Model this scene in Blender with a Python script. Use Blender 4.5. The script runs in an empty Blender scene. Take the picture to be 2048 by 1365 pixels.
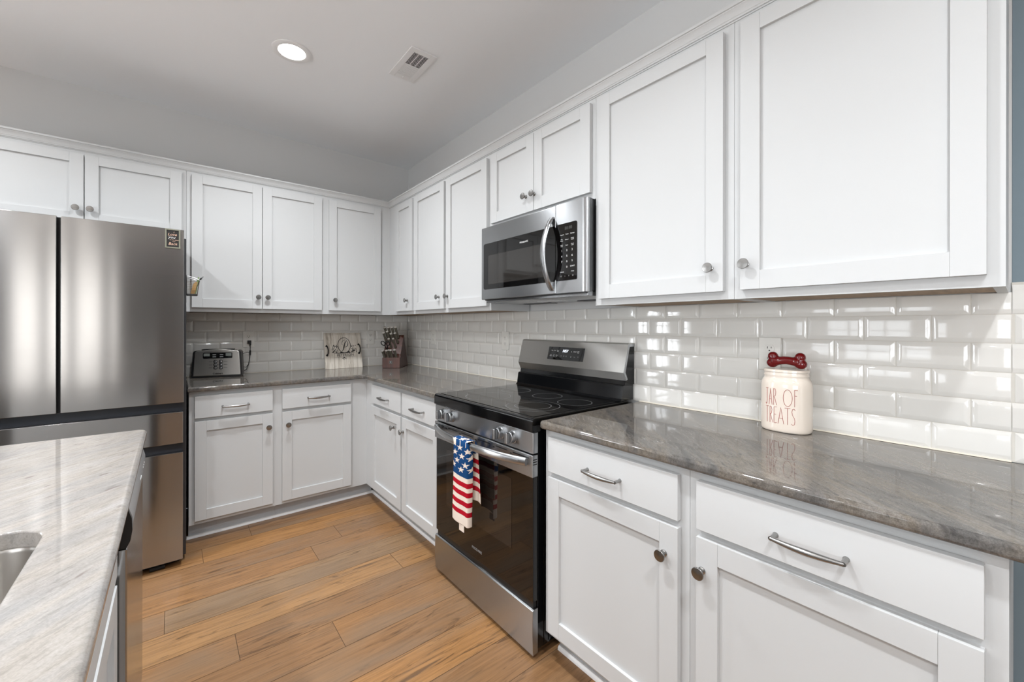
import bpy, bmesh, math, random
from mathutils import Vector, Matrix
random.seed(7)
S = bpy.context.scene
COL = S.collection
PI = math.pi

# ------------------------------------------------------------------ camera
F_PX, CY_PX, YAW, ROLL = 831.4333, 651.9616, 0.6833, 0.0012
CAM = Vector((-1.7151, -3.6631, 1.2713))
cd = bpy.data.cameras.new('camera'); cam = bpy.data.objects.new('camera', cd); COL.objects.link(cam)
cd.sensor_fit = 'HORIZONTAL'; cd.sensor_width = 36.0; cd.lens = F_PX * 36.0 / 2048.0
cd.shift_y = -(682.5 - CY_PX) / 2048.0
cd.clip_start = 0.05; cd.clip_end = 100
_s, _c = math.sin(YAW), math.cos(YAW)
_F = Vector((_s, _c, 0)); _R = Vector((_c, -_s, 0)); _U = Vector((0, 0, 1))
_cr, _sr = math.cos(ROLL), math.sin(ROLL)
_R2 = _R * _cr + _U * _sr; _U2 = -_R * _sr + _U * _cr
cam.matrix_world = Matrix(((_R2.x, _U2.x, -_F.x, CAM.x), (_R2.y, _U2.y, -_F.y, CAM.y), (_R2.z, _U2.z, -_F.z, CAM.z), (0, 0, 0, 1)))
S.camera = cam

# ------------------------------------------------------------------ world, exposure
S.view_settings.view_transform = 'Standard'; S.view_settings.look = 'None'
S.view_settings.exposure = 0.25; S.view_settings.gamma = 1.0; S.view_settings.use_curve_mapping = False
W = bpy.data.worlds.new('sky'); S.world = W; W.use_nodes = True
W.node_tree.nodes['Background'].inputs[0].default_value = (0.80, 0.90, 1.0, 1)
W.node_tree.nodes['Background'].inputs[1].default_value = 0.6

# ------------------------------------------------------------------ lights: daylight through the windows behind and beside, recessed cans; some of both added unseen as fill
def area(name, loc, direction, sx, sy, power, col, shape='RECTANGLE', spread=PI):
    L = bpy.data.lights.new(name, 'AREA'); L.shape = shape; L.size = sx
    if shape in ('RECTANGLE', 'ELLIPSE'): L.size_y = sy
    L.energy = power; L.color = col; L.spread = spread
    o = bpy.data.objects.new(name, L); COL.objects.link(o); o.location = loc
    o.rotation_euler = Vector(direction).to_track_quat('-Z', 'Z' if abs(direction[2]) < .9 else 'Y').to_euler()
    return o
RX0, RX1, RY0, RY1, RZ = -6.0, 0.0, -8.2, 0.0, 2.745
DAY = (0.92, 0.96, 1.0); WARM = (0.93, 0.965, 1.0)
# openings: (wall, a0, a1, z0, z1)
OPEN_LEFT = [(-2.90, -1.70, 0.10, 2.10), (-3.90, -3.76, 0.10, 2.10), (-6.2, -4.9, 0.10, 2.25), (-7.9, -6.4, 0.10, 2.25)]  # large rear pair is added, outside any reflection, to brighten the room
OPEN_BACK = [(-4.80, -3.85, 0.45, 2.15)]
OPEN_FRONT = [(-3.63, -3.29, 0.05, 2.30), (-3.15, -2.78, 0.05, 2.30), (-2.62, -2.54, .05, 2.30)]
for a0, a1, z0, z1 in OPEN_LEFT:
    area('daylight', (RX0 - .12, (a0 + a1) / 2, (z0 + z1) / 2), (1, 0, 0), a1 - a0, z1 - z0, (31 if a0 > -4 else 80) * (a1 - a0), DAY)  # stronger for the added rear pair, which serves as fill
for a0, a1, z0, z1 in OPEN_BACK:
    area('daylight', ((a0 + a1) / 2, RY1 + .12, (z0 + z1) / 2), (0, -1, 0), a1 - a0, z1 - z0, (31 if a0 > -4 else 80) * (a1 - a0), DAY)
for a0, a1, z0, z1 in OPEN_FRONT:
    area('daylight', ((a0 + a1) / 2, RY0 - .12, (z0 + z1) / 2), (0, 1, 0), a1 - a0, z1 - z0, 19 * (a1 - a0), (1.0, 0.94, 0.87))
CANS = [(-1.223, -1.183), (-1.40, -2.55), (-1.40, -4.10), (-2.70, -1.183), (-2.70, -2.55), (-2.70, -4.10), (-1.40, -5.7), (-2.70, -5.7), (-4.2, -2.55), (-4.2, -4.10), (-4.2, -5.7)]  # those ending the list are added unseen to bounce light onto the ceiling
CAN_W = 15

# ------------------------------------------------------------------ material helpers
def lin(c):
    f = lambda v: v / 12.92 if v <= .04045 else ((v + .055) / 1.055) ** 2.4
    return (f(c[0] / 255), f(c[1] / 255), f(c[2] / 255), 1)
def mat(name, rgb, rough=.5, metal=0., spec=.5, emit=None, estr=0., aniso=0., coat=0., ior=None):
    m = bpy.data.materials.new(name); m.use_nodes = True
    b = m.node_tree.nodes['Principled BSDF']
    b.inputs['Base Color'].default_value = lin(rgb); b.inputs['Roughness'].default_value = rough
    b.inputs['Metallic'].default_value = metal; b.inputs['Specular IOR Level'].default_value = spec
    b.inputs['Anisotropic'].default_value = aniso; b.inputs['Coat Weight'].default_value = coat
    if ior: b.inputs['IOR'].default_value = ior
    if emit: b.inputs['Emission Color'].default_value = lin(emit); b.inputs['Emission Strength'].default_value = estr
    return m
class NT:
    def __init__(s, m): s.t = m.node_tree; s.b = s.t.nodes['Principled BSDF']
    def n(s, typ, **kw):
        x = s.t.nodes.new(typ)
        for k, v in kw.items():
            if k.startswith('_'): setattr(x, k[1:], v)
            else: x.inputs[k.replace('9', ' ')].default_value = v
        return x
    def l(s, a, b): s.t.links.new(a, b)
    def coords(s, scale=(1, 1, 1), rot=(0, 0, 0), kind='Object', loc=(0, 0, 0)):
        c = s.n('ShaderNodeTexCoord'); m = s.n('ShaderNodeMapping'); s.l(c.outputs[kind], m.inputs[0])
        m.inputs['Scale'].default_value = scale; m.inputs['Rotation'].default_value = rot; m.inputs['Location'].default_value = loc
        return m.outputs[0]
    def noise(s, vec, scale, detail=6., rough=.55, dist=0.):
        n = s.n('ShaderNodeTexNoise', Scale=scale, Detail=detail, Roughness=rough, Distortion=dist); s.l(vec, n.inputs['Vector']); return n.outputs['Fac']
    def ramp(s, fac, stops):
        r = s.n('ShaderNodeValToRGB'); e = r.color_ramp.elements
        while len(e) < len(stops): e.new(.5)
        for k, (p, c) in enumerate(stops): e[k].position = p; e[k].color = lin(c) if len(c) == 3 else c
        s.l(fac, r.inputs[0]); return r.outputs[0]
    def mix(s, fac, a, b, mode='MIX'):
        m = s.n('ShaderNodeMix', _data_type='RGBA', _blend_type=mode)
        for k, v in ((0, fac), (6, a), (7, b)):
            if hasattr(v, 'links') or hasattr(v, 'is_linked'): s.l(v, m.inputs[k])
            else: m.inputs[k].default_value = v
        return m.outputs[2]
    def bump(s, h, strength, dist=.001):
        b = s.n('ShaderNodeBump', Strength=strength, Distance=dist); s.l(h, b.inputs['Height']); s.l(b.outputs[0], s.b.inputs['Normal'])

M = {}
M['white'] = mat('cabinet_paint', (200, 201, 201), .48, spec=.3)
M['wall'] = mat('wall_paint', (208, 208, 207), .9, spec=.2)
M['dim_wall'] = mat('dimmed_wall_paint', (112, 112, 112), .9, spec=.2)  # unseen rear wall darkened so the steel reflects a dimmer room
M['slate'] = mat('slate_blue_paint', (124, 138, 146), .85, spec=.2)
M['ceil'] = mat('ceiling_paint', (244, 246, 248), .95, spec=.15)
M['trim'] = mat('trim_paint', (236, 236, 236), .45)
M['toe'] = mat('toe_kick_paint', (196, 201, 206), .5)
M['plywood'] = mat('cabinet_underside', (150, 122, 92), .6)
M['tile'] = mat('ceramic_tile', (224, 222, 217), .06, spec=.6)
M['grout'] = mat('grout', (206, 202, 194), .9)
M['caulk'] = mat('caulk', (222, 214, 200), .6)
M['steel'] = mat('brushed_steel', (168, 167, 166), .15, 1.0, aniso=.97)
M['steel2'] = mat('satin_steel', (178, 180, 182), .27, 1.0, aniso=.9)
M['steel3'] = mat('backguard_steel', (188, 186, 182), .36, 1.0, aniso=.9)
M['nickel'] = mat('brushed_nickel', (158, 157, 155), .27, 1.0)
M['nickel_face'] = mat('turned_nickel', (170, 169, 167), .3, 1.0, aniso=.8)
M['sink'] = mat('sink_steel', (190, 186, 181), .32, 1.0, aniso=.5)
M['black'] = mat('black_plastic', (14, 14, 15), .35)
M['blackgloss'] = mat('black_gloss', (7, 7, 8), .08)
M['enamel'] = mat('black_enamel', (9, 10, 12), .12)
M['glass_black'] = mat('black_glass', (8, 7, 7), .03, spec=.6)
M['darkgray'] = mat('dark_gray', (48, 48, 50), .4)
M['fridgegap'] = mat('recess_charcoal', (33, 36, 42), .3)
M['mwscreen'] = mat('window_mesh_screen', (44, 42, 40), .05, spec=.7)
M['ovenwin'] = mat('oven_window', (34, 28, 24), .03, spec=.6)
M['print'] = mat('white_print', (225, 225, 225), .5)
M['printdim'] = mat('grey_print', (150, 150, 150), .5)
M['printdark'] = mat('dark_print', (45, 42, 38), .5)
M['led'] = mat('display_digits', (240, 245, 255), .5, emit=(235, 242, 255), estr=1.6)
M['leddim'] = mat('unlit_digits', (60, 60, 58), .4)
M['lcd'] = mat('lcd_panel', (112, 116, 112), .2)
M['plate'] = mat('outlet_plastic', (228, 226, 220), .35)
M['slot'] = mat('outlet_slots', (30, 28, 26), .6)
M['cream'] = mat('cream_ceramic', (226, 214, 201), .1, spec=.6)
M['red'] = mat('red_glaze', (112, 10, 16), .07, spec=.7)
M['redline'] = mat('red_lettering', (158, 48, 40), .4)
M['rubber'] = mat('black_rubber', (16, 16, 16), .7)
M['iron'] = mat('wrought_iron', (20, 18, 17), .5, .4)
M['vinyl'] = mat('black_vinyl', (24, 22, 20), .5)
M['kwood'] = mat('walnut_block', (78, 42, 28), .35)
M['handle'] = mat('knife_handle', (86, 81, 70), .45)
M['cap'] = mat('handle_end_cap', (224, 219, 212), .3, .7)
M['lamp'] = mat('lamp_lens', (255, 255, 255), .4, emit=(255, 250, 242), estr=14)
M['mwlens'] = mat('lamp_lens_off', (225, 226, 226), .15)
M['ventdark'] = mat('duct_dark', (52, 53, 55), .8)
M['wire'] = mat('wire_mesh', (120, 112, 102), .35, .9)
M['bamboo'] = mat('bamboo', (200, 158, 100), .5)
M['green'] = mat('green_paper', (140, 165, 110), .7)
M['rose'] = mat('rose_print', (232, 190, 165), .5)
M['frameolive'] = mat('picture_frame', (132, 132, 116), .4)
M['cw'] = mat('towel_white', (228, 214, 200), .95, spec=.1)
M['cb'] = mat('towel_blue', (26, 66, 112), .95, spec=.1)
M['cr'] = mat('towel_red', (172, 20, 38), .95, spec=.1)
M['blind'] = mat('blind_slats', (235, 235, 232), .6)
# brushed surfaces: fine streaks modulating roughness
t = NT(M['steel']); f = t.noise(t.coords((1, 1, 500)), 3, 3)
t.l(t.ramp(f, [(.3, (.135, .135, .135, 1)), (.7, (.165, .165, .165, 1))]), t.b.inputs['Roughness'])
# radial tangent so the turned faces streak
for k in ('steel', 'steel2', 'steel3', 'sink'):
    t = NT(M[k]); tg = t.n('ShaderNodeTangent', _direction_type='RADIAL', _axis='Z'); t.l(tg.outputs[0], t.b.inputs['Tangent']); t.b.inputs['Anisotropic Rotation'].default_value = .25
# walls: light roller texture
for k in ('wall', 'ceil', 'slate'):
    t = NT(M[k]); t.bump(t.noise(t.coords((1, 1, 1)), 260, 3), .12, .0006)
# walnut, painted board
t = NT(M['kwood']); v = t.coords((30, 30, 3)); t.l(t.ramp(t.noise(v, 2.0, 5, .6, .6), [(.3, (44, 20, 13)), (.7, (84, 42, 26))]), t.b.inputs['Base Color'])
t = NT(M['plywood']); v = t.coords((3, 40, 3)); t.l(t.ramp(t.noise(v, 2.0, 4), [(.3, (136, 110, 82)), (.7, (164, 136, 104))]), t.b.inputs['Base Color'])
M['board'] = mat('distressed_board', (190, 182, 170), .75)
t = NT(M['board']); v = t.coords((26, 26, 2.2)); f = t.noise(v, 1.6, 8, .7, .8)
t.l(t.ramp(f, [(.30, (104, 94, 82)), (.40, (176, 166, 152)), (.52, (214, 206, 194)), (.8, (226, 220, 210))]), t.b.inputs['Base Color']); t.bump(f, .3, .001)
# granite: streaks run at 48 degrees across both slabs
def granite(name, base, light, warm, dark, spot, fine_lo, fine_mid, grain=.5):
    m = mat(name, base, .035, spec=.55); t = NT(m)
    v = t.coords((1, 1, 1), (0, 0, -math.radians(48)))
    vs = t.n('ShaderNodeMapping'); t.l(v, vs.inputs[0]); vs.inputs['Scale'].default_value = (1.1, 6.5, 5)
    vf = t.n('ShaderNodeMapping'); t.l(v, vf.inputs[0]); vf.inputs['Scale'].default_value = (12, 62, 40)
    big = t.noise(vs.outputs[0], 1.6, 5, .55, .9)
    c = t.ramp(big, [(.28, dark), (.45, base), (.56, warm), (.72, light)])
    fine = t.noise(vf.outputs[0], 1.8, 8, .72, .4)
    c = t.mix(1.0, c, t.ramp(fine, [(.25, fine_lo), (.5, fine_mid), (.75, (255, 255, 255))]), 'MULTIPLY')
    g = t.noise(t.coords((1, 1, 1)), 420, 2, .5)
    c = t.mix(grain, c, t.ramp(g, [(.35, (176, 174, 172)), (.65, (255, 255, 255))]), 'MULTIPLY')
    vk = t.n('ShaderNodeMapping'); t.l(v, vk.inputs[0]); vk.inputs['Scale'].default_value = (16, 48, 30)
    k = t.noise(vk.outputs[0], 1.0, 3, .5, .3)
    c = t.mix(t.ramp(k, [(.665, (0, 0, 0, 1)), (.72, (1, 1, 1, 1))]), c, lin(spot))
    t.l(c, t.b.inputs['Base Color'])
    return m
M['granite'] = granite('grey_granite', (124, 120, 116), (146, 143, 140), (134, 126, 116), (94, 94, 94), (70, 67, 65), (150, 148, 147), (222, 221, 220))
M['granite_light'] = granite('pale_granite', (158, 154, 150), (170, 167, 164), (162, 156, 149), (134, 133, 133), (120, 112, 108), (198, 196, 194), (240, 239, 238), .22)
# wood planks: colour from a per-plank random value + stretched grain
M['wood'] = mat('oak_plank', (186, 146, 100), .33, spec=.45)
t = NT(M['wood'])
at = t.n('ShaderNodeAttribute', _attribute_name='plank'); uv = t.n('ShaderNodeUVMap')
sep = t.n('ShaderNodeSeparateColor'); t.l(at.outputs['Color'], sep.inputs[0])
def uvmap(sx, sy):
    m = t.n('ShaderNodeMapping'); t.l(uv.outputs[0], m.inputs[0]); m.inputs['Scale'].default_value = (sx, sy, 1); return m.outputs[0]
basec = t.ramp(sep.outputs[0], [(0, (145, 110, 77)), (.3, (159, 118, 77)), (.6, (167, 124, 78)), (.8, (163, 131, 96)), (1, (143, 117, 90))])
g1 = t.noise(uvmap(1.1, 26), 2.2, 9, .68, 1.0)
c = t.mix(.62, basec, t.ramp(g1, [(.28, (150, 138, 126)), (.46, (222, 216, 208)), (.6, (255, 252, 246)), (.8, (236, 228, 216))]), 'MULTIPLY')
g2 = t.noise(uvmap(3, 130), 2.0, 4, .6)
c = t.mix(.30, c, t.ramp(g2, [(.3, (190, 180, 168)), (.6, (255, 255, 255))]), 'MULTIPLY')
g3 = t.noise(uvmap(1.7, 19), 1.5, 6, .66, 2.2)
c = t.mix(t.ramp(g3, [(.555, (0, 0, 0, 1)), (.66, (.75, .75, .75, 1))]), c, lin((78, 56, 38)))
g4 = t.noise(uvmap(1.1, 4), 1.3, 3, .5, .5)
c = t.mix(t.ramp(g4, [(.46, (0, 0, 0, 1)), (.68, (.6, .6, .6, 1))]), c, lin((126, 106, 86)))
t.l(c, t.b.inputs['Base Color'])
M['seam'] = mat('plank_seam', (88, 66, 46), .8)

# ------------------------------------------------------------------ mesh builder
WL = {}
def ident(a, b, c): return (a, b, c)
RW = lambda s, d, z: (-d, -s, z)          # right wall: s along it from the corner, d out from it
BW = lambda s, d, z: (-s, -d, z)          # back wall
class MB:
    def __init__(self, T=ident): self.bm = bmesh.new(); self.T = T; self.fm = {}
    def add(self, verts, faces, mi=0, T=None):
        T = T or self.T
        vs = [self.bm.verts.new(T(*v)) for v in verts]
        out = []
        for f in faces:
            try: fc = self.bm.faces.new([vs[i] for i in f]); fc.material_index = mi; out.append(fc)
            except ValueError: pass
        return vs, out
    def box(self, a, b, bev=0., seg=2, mi=0, T=None):
        x0, y0, z0 = a; x1, y1, z1 = b
        vs, fs = self.add([(x0, y0, z0), (x1, y0, z0), (x1, y1, z0), (x0, y1, z0), (x0, y0, z1), (x1, y0, z1), (x1, y1, z1), (x0, y1, z1)],
                          [(0, 3, 2, 1), (4, 5, 6, 7), (0, 1, 5, 4), (1, 2, 6, 5), (2, 3, 7, 6), (3, 0, 4, 7)], mi, T)
        if bev > 0: self.bevel(fs, bev, seg)
        return fs
    def bevel(self, fs, bev, seg=2, angle=None):
        es = set(e for f in fs for e in f.edges)
        if angle is not None:
            self.bm.normal_update()
            es = [e for e in es if len(e.link_faces) == 2 and e.calc_face_angle(0) > angle]
        bmesh.ops.bevel(self.bm, geom=list(es), offset=bev, segments=seg, profile=.5, affect='EDGES', clamp_overlap=True)
    def prism(self, poly, axis, c0, c1, bev=0., seg=2, mi=0, angle=.4, T=None):
        n = len(poly)
        def P(p, c): return {'x': (c, p[0], p[1]), 'y': (p[0], c, p[1]), 'z': (p[0], p[1], c)}[axis]
        vs, fs = self.add([P(p, c0) for p in poly] + [P(p, c1) for p in poly],
                          [tuple(range(n))[::-1], tuple(range(n, 2 * n))] + [(i, (i + 1) % n, n + (i + 1) % n, n + i) for i in range(n)], mi, T)
        if bev > 0:
            bmesh.ops.recalc_face_normals(self.bm, faces=fs); self.bevel(fs, bev, seg, angle)
        return fs
    def loft(self, rings, cap=True, mi=0, T=None, closed=True):
        n = len(rings[0]); vv = [p for r in rings for p in r]; fs = []
        for k in range(len(rings) - 1):
            for i in range(n if closed else n - 1):
                j = (i + 1) % n; fs.append((k * n + i, k * n + j, (k + 1) * n + j, (k + 1) * n + i))
        if cap: fs += [tuple(range(n))[::-1], tuple(range((len(rings) - 1) * n, len(rings) * n))]
        return self.add(vv, fs, mi, T)
    def lathe(self, c, axis, prof, seg=24, mi=0, T=None):
        c = Vector(c); a = Vector(axis).normalized(); u = a.orthogonal().normalized(); w = a.cross(u)
        rings = [[tuple(c + a * h + u * (r * math.cos(2 * PI * i / seg)) + w * (r * math.sin(2 * PI * i / seg))) for i in range(seg)] for r, h in prof]
        return self.loft(rings, True, mi, T)
    def tube(self, pts, r, seg=8, mi=0, T=None, flat=None, up=None):
        pts = [Vector(p) for p in pts]; n = len(pts); rings = []
        prev = None
        for k, p in enumerate(pts):
            d = (pts[min(k + 1, n - 1)] - pts[max(k - 1, 0)]).normalized()
            if up is not None: u = Vector(up) - d * Vector(up).dot(d)
            elif prev is not None: u = prev - d * prev.dot(d)
            else: u = d.orthogonal()
            u.normalize(); prev = u; w = d.cross(u)
            rr = r[k] if isinstance(r, (list, tuple)) else r
            ru, rw = (rr, rr) if flat is None else (flat[0] * rr, flat[1] * rr)
            rings.append([tuple(p + u * (ru * math.cos(2 * PI * i / seg)) + w * (rw * math.sin(2 * PI * i / seg))) for i in range(seg)])
        return self.loft(rings, True, mi, T)
    def ball(self, c, r, sc=(1, 1, 1), seg=14, mi=0, T=None):
        rings = []
        for k in range(1, 9):
            t_ = PI * k / 9
            rings.append([(c[0] + r * sc[0] * math.sin(t_) * math.cos(2 * PI * i / seg), c[1] + r * sc[1] * math.sin(t_) * math.sin(2 * PI * i / seg), c[2] - r * sc[2] * math.cos(t_)) for i in range(seg)])
        return self.loft(rings, True, mi, T)
    def build(self, name, m, parent=None, smooth=35, local=False, recalc=True):
        bm = self.bm
        if recalc: bmesh.ops.recalc_face_normals(bm, faces=bm.faces[:])
        me = bpy.data.meshes.new(name); bm.to_mesh(me); bm.free()
        return finish(name, me, m, parent, smooth, local)
def finish(name, me, m, parent=None, smooth=35, local=False):
    co = [v.co.copy() for v in me.vertices]
    lo = Vector([min(c[i] for c in co) for i in range(3)]); hi = Vector([max(c[i] for c in co) for i in range(3)])
    ctr = (lo + hi) / 2
    if parent is None: ctr.z = lo.z
    me.transform(Matrix.Translation(-ctr))
    for x in (m if isinstance(m, (list, tuple)) else [m]): me.materials.append(x)
    if smooth:
        for p in me.polygons: p.use_smooth = True
        me.set_sharp_from_angle(angle=math.radians(smooth))
    o = bpy.data.objects.new(name, me); COL.objects.link(o)
    if smooth and len(me.polygons) < 3000:
        w = o.modifiers.new('normals', 'WEIGHTED_NORMAL'); w.keep_sharp = True; w.weight = 60
    if parent is not None:
        o.parent = parent
        if local:
            o.location = ctr - (LOC.get(parent.name, Vector()))
            LOC[o.name] = ctr
        else:
            o.location = ctr - WL[parent.name]
        if not local: WL[o.name] = ctr
    else:
        o.location = ctr; WL[o.name] = ctr
    return o
LOC = {}
def thing(name, loc, label, cat, group=None, rot=None):
    o = bpy.data.objects.new(name, None); COL.objects.link(o); o.empty_display_size = .05
    o.location = loc
    if rot is not None: o.rotation_euler = rot
    WL[o.name] = Vector(loc); return tag(o, label, cat, group)
def tag(o, label, cat, group=None):
    o['label'] = label; o['category'] = cat
    if group: o['group'] = group
    return o
def struct(o): o['kind'] = 'structure'; return o
def text(s, size, m, origin, xd, yd, name, parent, ext=.0004, local=False, align='CENTER', shear=0., squeeze=1., lift=.0, bold=0.):
    cu = bpy.data.curves.new(name, 'FONT'); cu.body = s; cu.size = size; cu.extrude = ext; cu.align_x = align; cu.align_y = 'CENTER'; cu.shear = shear
    cu.resolution_u = 3; cu.offset = bold
    to = bpy.data.objects.new('tmp', cu); COL.objects.link(to)
    dg = bpy.context.evaluated_depsgraph_get(); me = bpy.data.meshes.new_from_object(to.evaluated_get(dg))
    bpy.data.objects.remove(to); bpy.data.curves.remove(cu)
    xd, yd, og = Vector(xd), Vector(yd), Vector(origin); nd = xd.cross(yd)
    for v in me.vertices: v.co = og + xd * (v.co.x * squeeze) + yd * v.co.y + nd * (v.co.z + lift)
    me.name = name
    return finish(name, me, m, parent, 0, local)
XR, UP, XB = (0, -1, 0), (0, 0, 1), (1, 0, 0)      # reading directions: on the right wall, up, on the back wall

# ------------------------------------------------------------------ room shell
def slab_with_holes(name, axis, c0, c1, a0, a1, z0, z1, holes, m):
    mb = MB(); As = sorted(set([a0, a1] + [h[0] for h in holes] + [h[1] for h in holes]))
    for i in range(len(As) - 1):
        p, q = As[i], As[i + 1]; mid = (p + q) / 2
        hs = [h for h in holes if h[0] < mid < h[1]]
        spans = [(z0, z1)] if not hs else [(z0, hs[0][2]), (hs[0][3], z1)]
        for u, v in spans:
            if v - u < .001: continue
            if axis == 'x': mb.box((c0, p, u), (c1, q, v))
            else: mb.box((p, c0, u), (q, c1, v))
    return struct(mb.build(name, m, None, 0))
slab_with_holes('wall_back', 'y', 0.0, .1, RX0 - .1, RX1 + .1, 0, RZ, OPEN_BACK, M['wall'])
slab_with_holes('wall_left', 'x', RX0 - .1, RX0, RY0, RY1, 0, RZ, OPEN_LEFT, M['wall'])
slab_with_holes('wall_front', 'y', RY0 - .1, RY0, RX0 - .1, RX1 + .1, 0, RZ, OPEN_FRONT, M['dim_wall'])
wr = slab_with_holes('wall_right', 'x', 0, .1, -3.645, RY1, 0, RZ, [], M['wall'])
we = slab_with_holes('wall_end', 'x', 0, .1, RY0, -3.6455, 0, RZ, [], M['slate'])
mb = MB(); mb.box((RX0 - .1, RY0 - .1, RZ), (RX1 + .1, RY1 + .1, RZ + .1)); struct(mb.build('ceiling', M['ceil'], None, 0))
# floor: one mesh of planks with thin seams
mb = MB(); bm = mb.bm; cl = bm.loops.layers.color.new('plank'); uvl = bm.loops.layers.uv.new('uv')
mb.box((RX0, RY0, -.06), (RX1, RY1, -.0012), mi=1)
PW, PL, Y_A = .1785, 1.22, -1.080
ENDS = {-1: -.927, -3: -1.347, -2: -1.590, 0: -1.103, 2: -.780, 1: -1.744, 3: -1.518, 4: -1.186, 5: -.50, 6: -.45}
rp = random.Random(11)
for k in range(-7, 41):
    ya = Y_A - PW * k; yb = ya - PW
    ya2, yb2 = min(ya, RY1), max(yb, RY0)
    if ya2 - yb2 < .01: continue
    e = ENDS.get(k, rp.uniform(-1.22, 0)); x = e + PL * 3
    while x > RX0 - PL:
        xa, xb = max(x - PL, RX0), min(x, RX1)
        if xb - xa > .01:
            g = .0011
            vs, fs = mb.add([(xa + g, yb2 + g, 0), (xb - g, yb2 + g, 0), (xb - g, ya2 - g, 0), (xa + g, ya2 - g, 0)], [(0, 1, 2, 3)], 0)
            r1, r2, r3 = rp.random(), rp.uniform(0, 40), rp.uniform(0, 40)
            for l in fs[0].loops:
                l[cl] = (r1, rp.random(), 0, 1); l[uvl].uv = (l.vert.co.x - x + r2, l.vert.co.y - yb + r3)
        x -= PL
fl = mb.build('floor', [M['wood'], M['seam']], None, 0, recalc=False); struct(fl)
# windows with blinds (behind the camera and to the left; seen in the tile and steel, bar the large pair added at rear left)
wn = 0
for wall, lst in (('l', OPEN_LEFT), ('b', OPEN_BACK), ('f', OPEN_FRONT)):
    for a0, a1, z0, z1 in lst:
        wn += 1
        if wall == 'l': T = lambda a, d, z: (RX0 + d, a, z)
        elif wall == 'b': T = lambda a, d, z: (a, RY1 - d, z)
        else: T = lambda a, d, z: (a, RY0 + d, z)
        mb = MB(T); w = .055
        mb.box((a0 - w, .0, z0 - w), (a0, .02, z1 + w)); mb.box((a1, .0, z0 - w), (a1 + w, .02, z1 + w))
        mb.box((a0, .0, z1), (a1, .02, z1 + w)); mb.box((a0, .0, z0 - w), (a1, .02, z0))
        n = max(1, round((a1 - a0) / .5))
        for i in range(1, n): x = a0 + (a1 - a0) * i / n; mb.box((x - .03, -.06, z0), (x + .03, -.02, z1))
        mb.box((a0, -.06, (z0 + z1) / 2 - .025), (a1, -.02, (z0 + z1) / 2 + .025))
        fr = struct(mb.build('window_%d' % wn, M['trim'], None, 0))
        if wall != 'f':
            mb = MB(T); z = z0 + .05
            while z < z1 - .03: mb.box((a0 + .01, -.018, z), (a1 - .01, -.002, z + .002)); z += .05
            mb.build('blind', M['blind'], fr, 0)
# tile backsplash: bevelled 3x6 tiles, running bond, real geometry
TH, TP, TZ = .0776, .1535, .9155
def tiles(T, s_start, s_end, ztop, off_even, name, parent, cut=None):
    g = MB(T); g.box((s_start, .0004, TZ - .001), (s_end, .0046, ztop)); 
    mb = MB(T); rt = random.Random(3)
    for r in range(7):
        z0 = TZ + TH * r + .0009; z1 = min(TZ + TH * (r + 1) - .0009, ztop)
        if z1 - z0 < .01: continue
        off = off_even if r % 2 == 0 else off_even + TP / 2
        k = math.floor((s_start - off) / TP) - 1
        while off + k * TP < s_end:
            s0, s1 = max(off + k * TP + .0009, s_start), min(off + (k + 1) * TP - .0009, s_end); k += 1
            if s1 - s0 < .004: continue
            full_l, full_r = s0 > s_start + .0005, s1 < s_end - .0005
            bv = min(.0125, (s1 - s0) * .4); bz = min(.0125, (z1 - z0) * .4); e = .0048; t0, t1 = .0053, .0086
            l = bv if full_l else .0014; q = bv if full_r else .0014; top = bz if z1 < ztop - .0005 else .0014
            dx, dz = rt.uniform(-.00045, .00045) * (s1 - s0) / TP, rt.uniform(-.0005, .0005)
            hh = lambda i, j: t1 + dx * i + dz * j
            V = [(s0, .001, z0), (s1, .001, z0), (s1, .001, z1), (s0, .001, z1),
                 (s0, t0 if l else t1, z0), (s1, t0 if q else t1, z0), (s1, t0 if q else t1, z1), (s0, t0 if l else t1, z1),
                 (s0 + l, hh(-1, -1), z0 + bz), (s1 - q, hh(1, -1), z0 + bz), (s1 - q, hh(1, 1), z1 - top), (s0 + l, hh(-1, 1), z1 - top)]
            mb.add(V, [(0, 1, 5, 4), (1, 2, 6, 5), (2, 3, 7, 6), (3, 0, 4, 7), (4, 5, 9, 8), (5, 6, 10, 9), (6, 7, 11, 10), (7, 4, 8, 11), (8, 9, 10, 11)])
    fs = mb.bm.faces[:]
    bmesh.ops.recalc_face_normals(mb.bm, faces=fs)
    es = [e for e in mb.bm.edges if len(e.link_faces) == 2 and e.calc_face_angle(0) > .1]
    bmesh.ops.bevel(mb.bm, geom=es, offset=.0011, segments=2, profile=.5, affect='EDGES', clamp_overlap=True)
    tl = mb.build(name, M['tile'], parent, 60)
    g.build('grout', M['grout'], tl, 0)
    return tl
wb = bpy.data.objects['wall_back']
tiles(RW, .0086, 3.645, 1.3615, 3.496 - TP * 22, 'tile_backsplash', wr)
tiles(RW, 3.645, 3.80, 1.387, 3.496 - TP * 22, 'tile_backsplash', we)
tiles(BW, .0086, 1.655, 1.3615, 1.5335 - TP * 9.5 + .0, 'tile_backsplash', wb)
g = MB(RW); g.prism([(.0, .9148), (.0125, .9148), (.0, .9195)], 'x', .009, 1.73); g.prism([(.0, .9148), (.0125, .9148), (.0, .9195)], 'x', 2.52, 3.645)
g.prism([(.0, .9148), (.0125, .9148), (.0, .9195)], 'x', .012, 1.65, T=BW); struct(g.build('trim_4', M['caulk'], None, 0))

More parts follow.
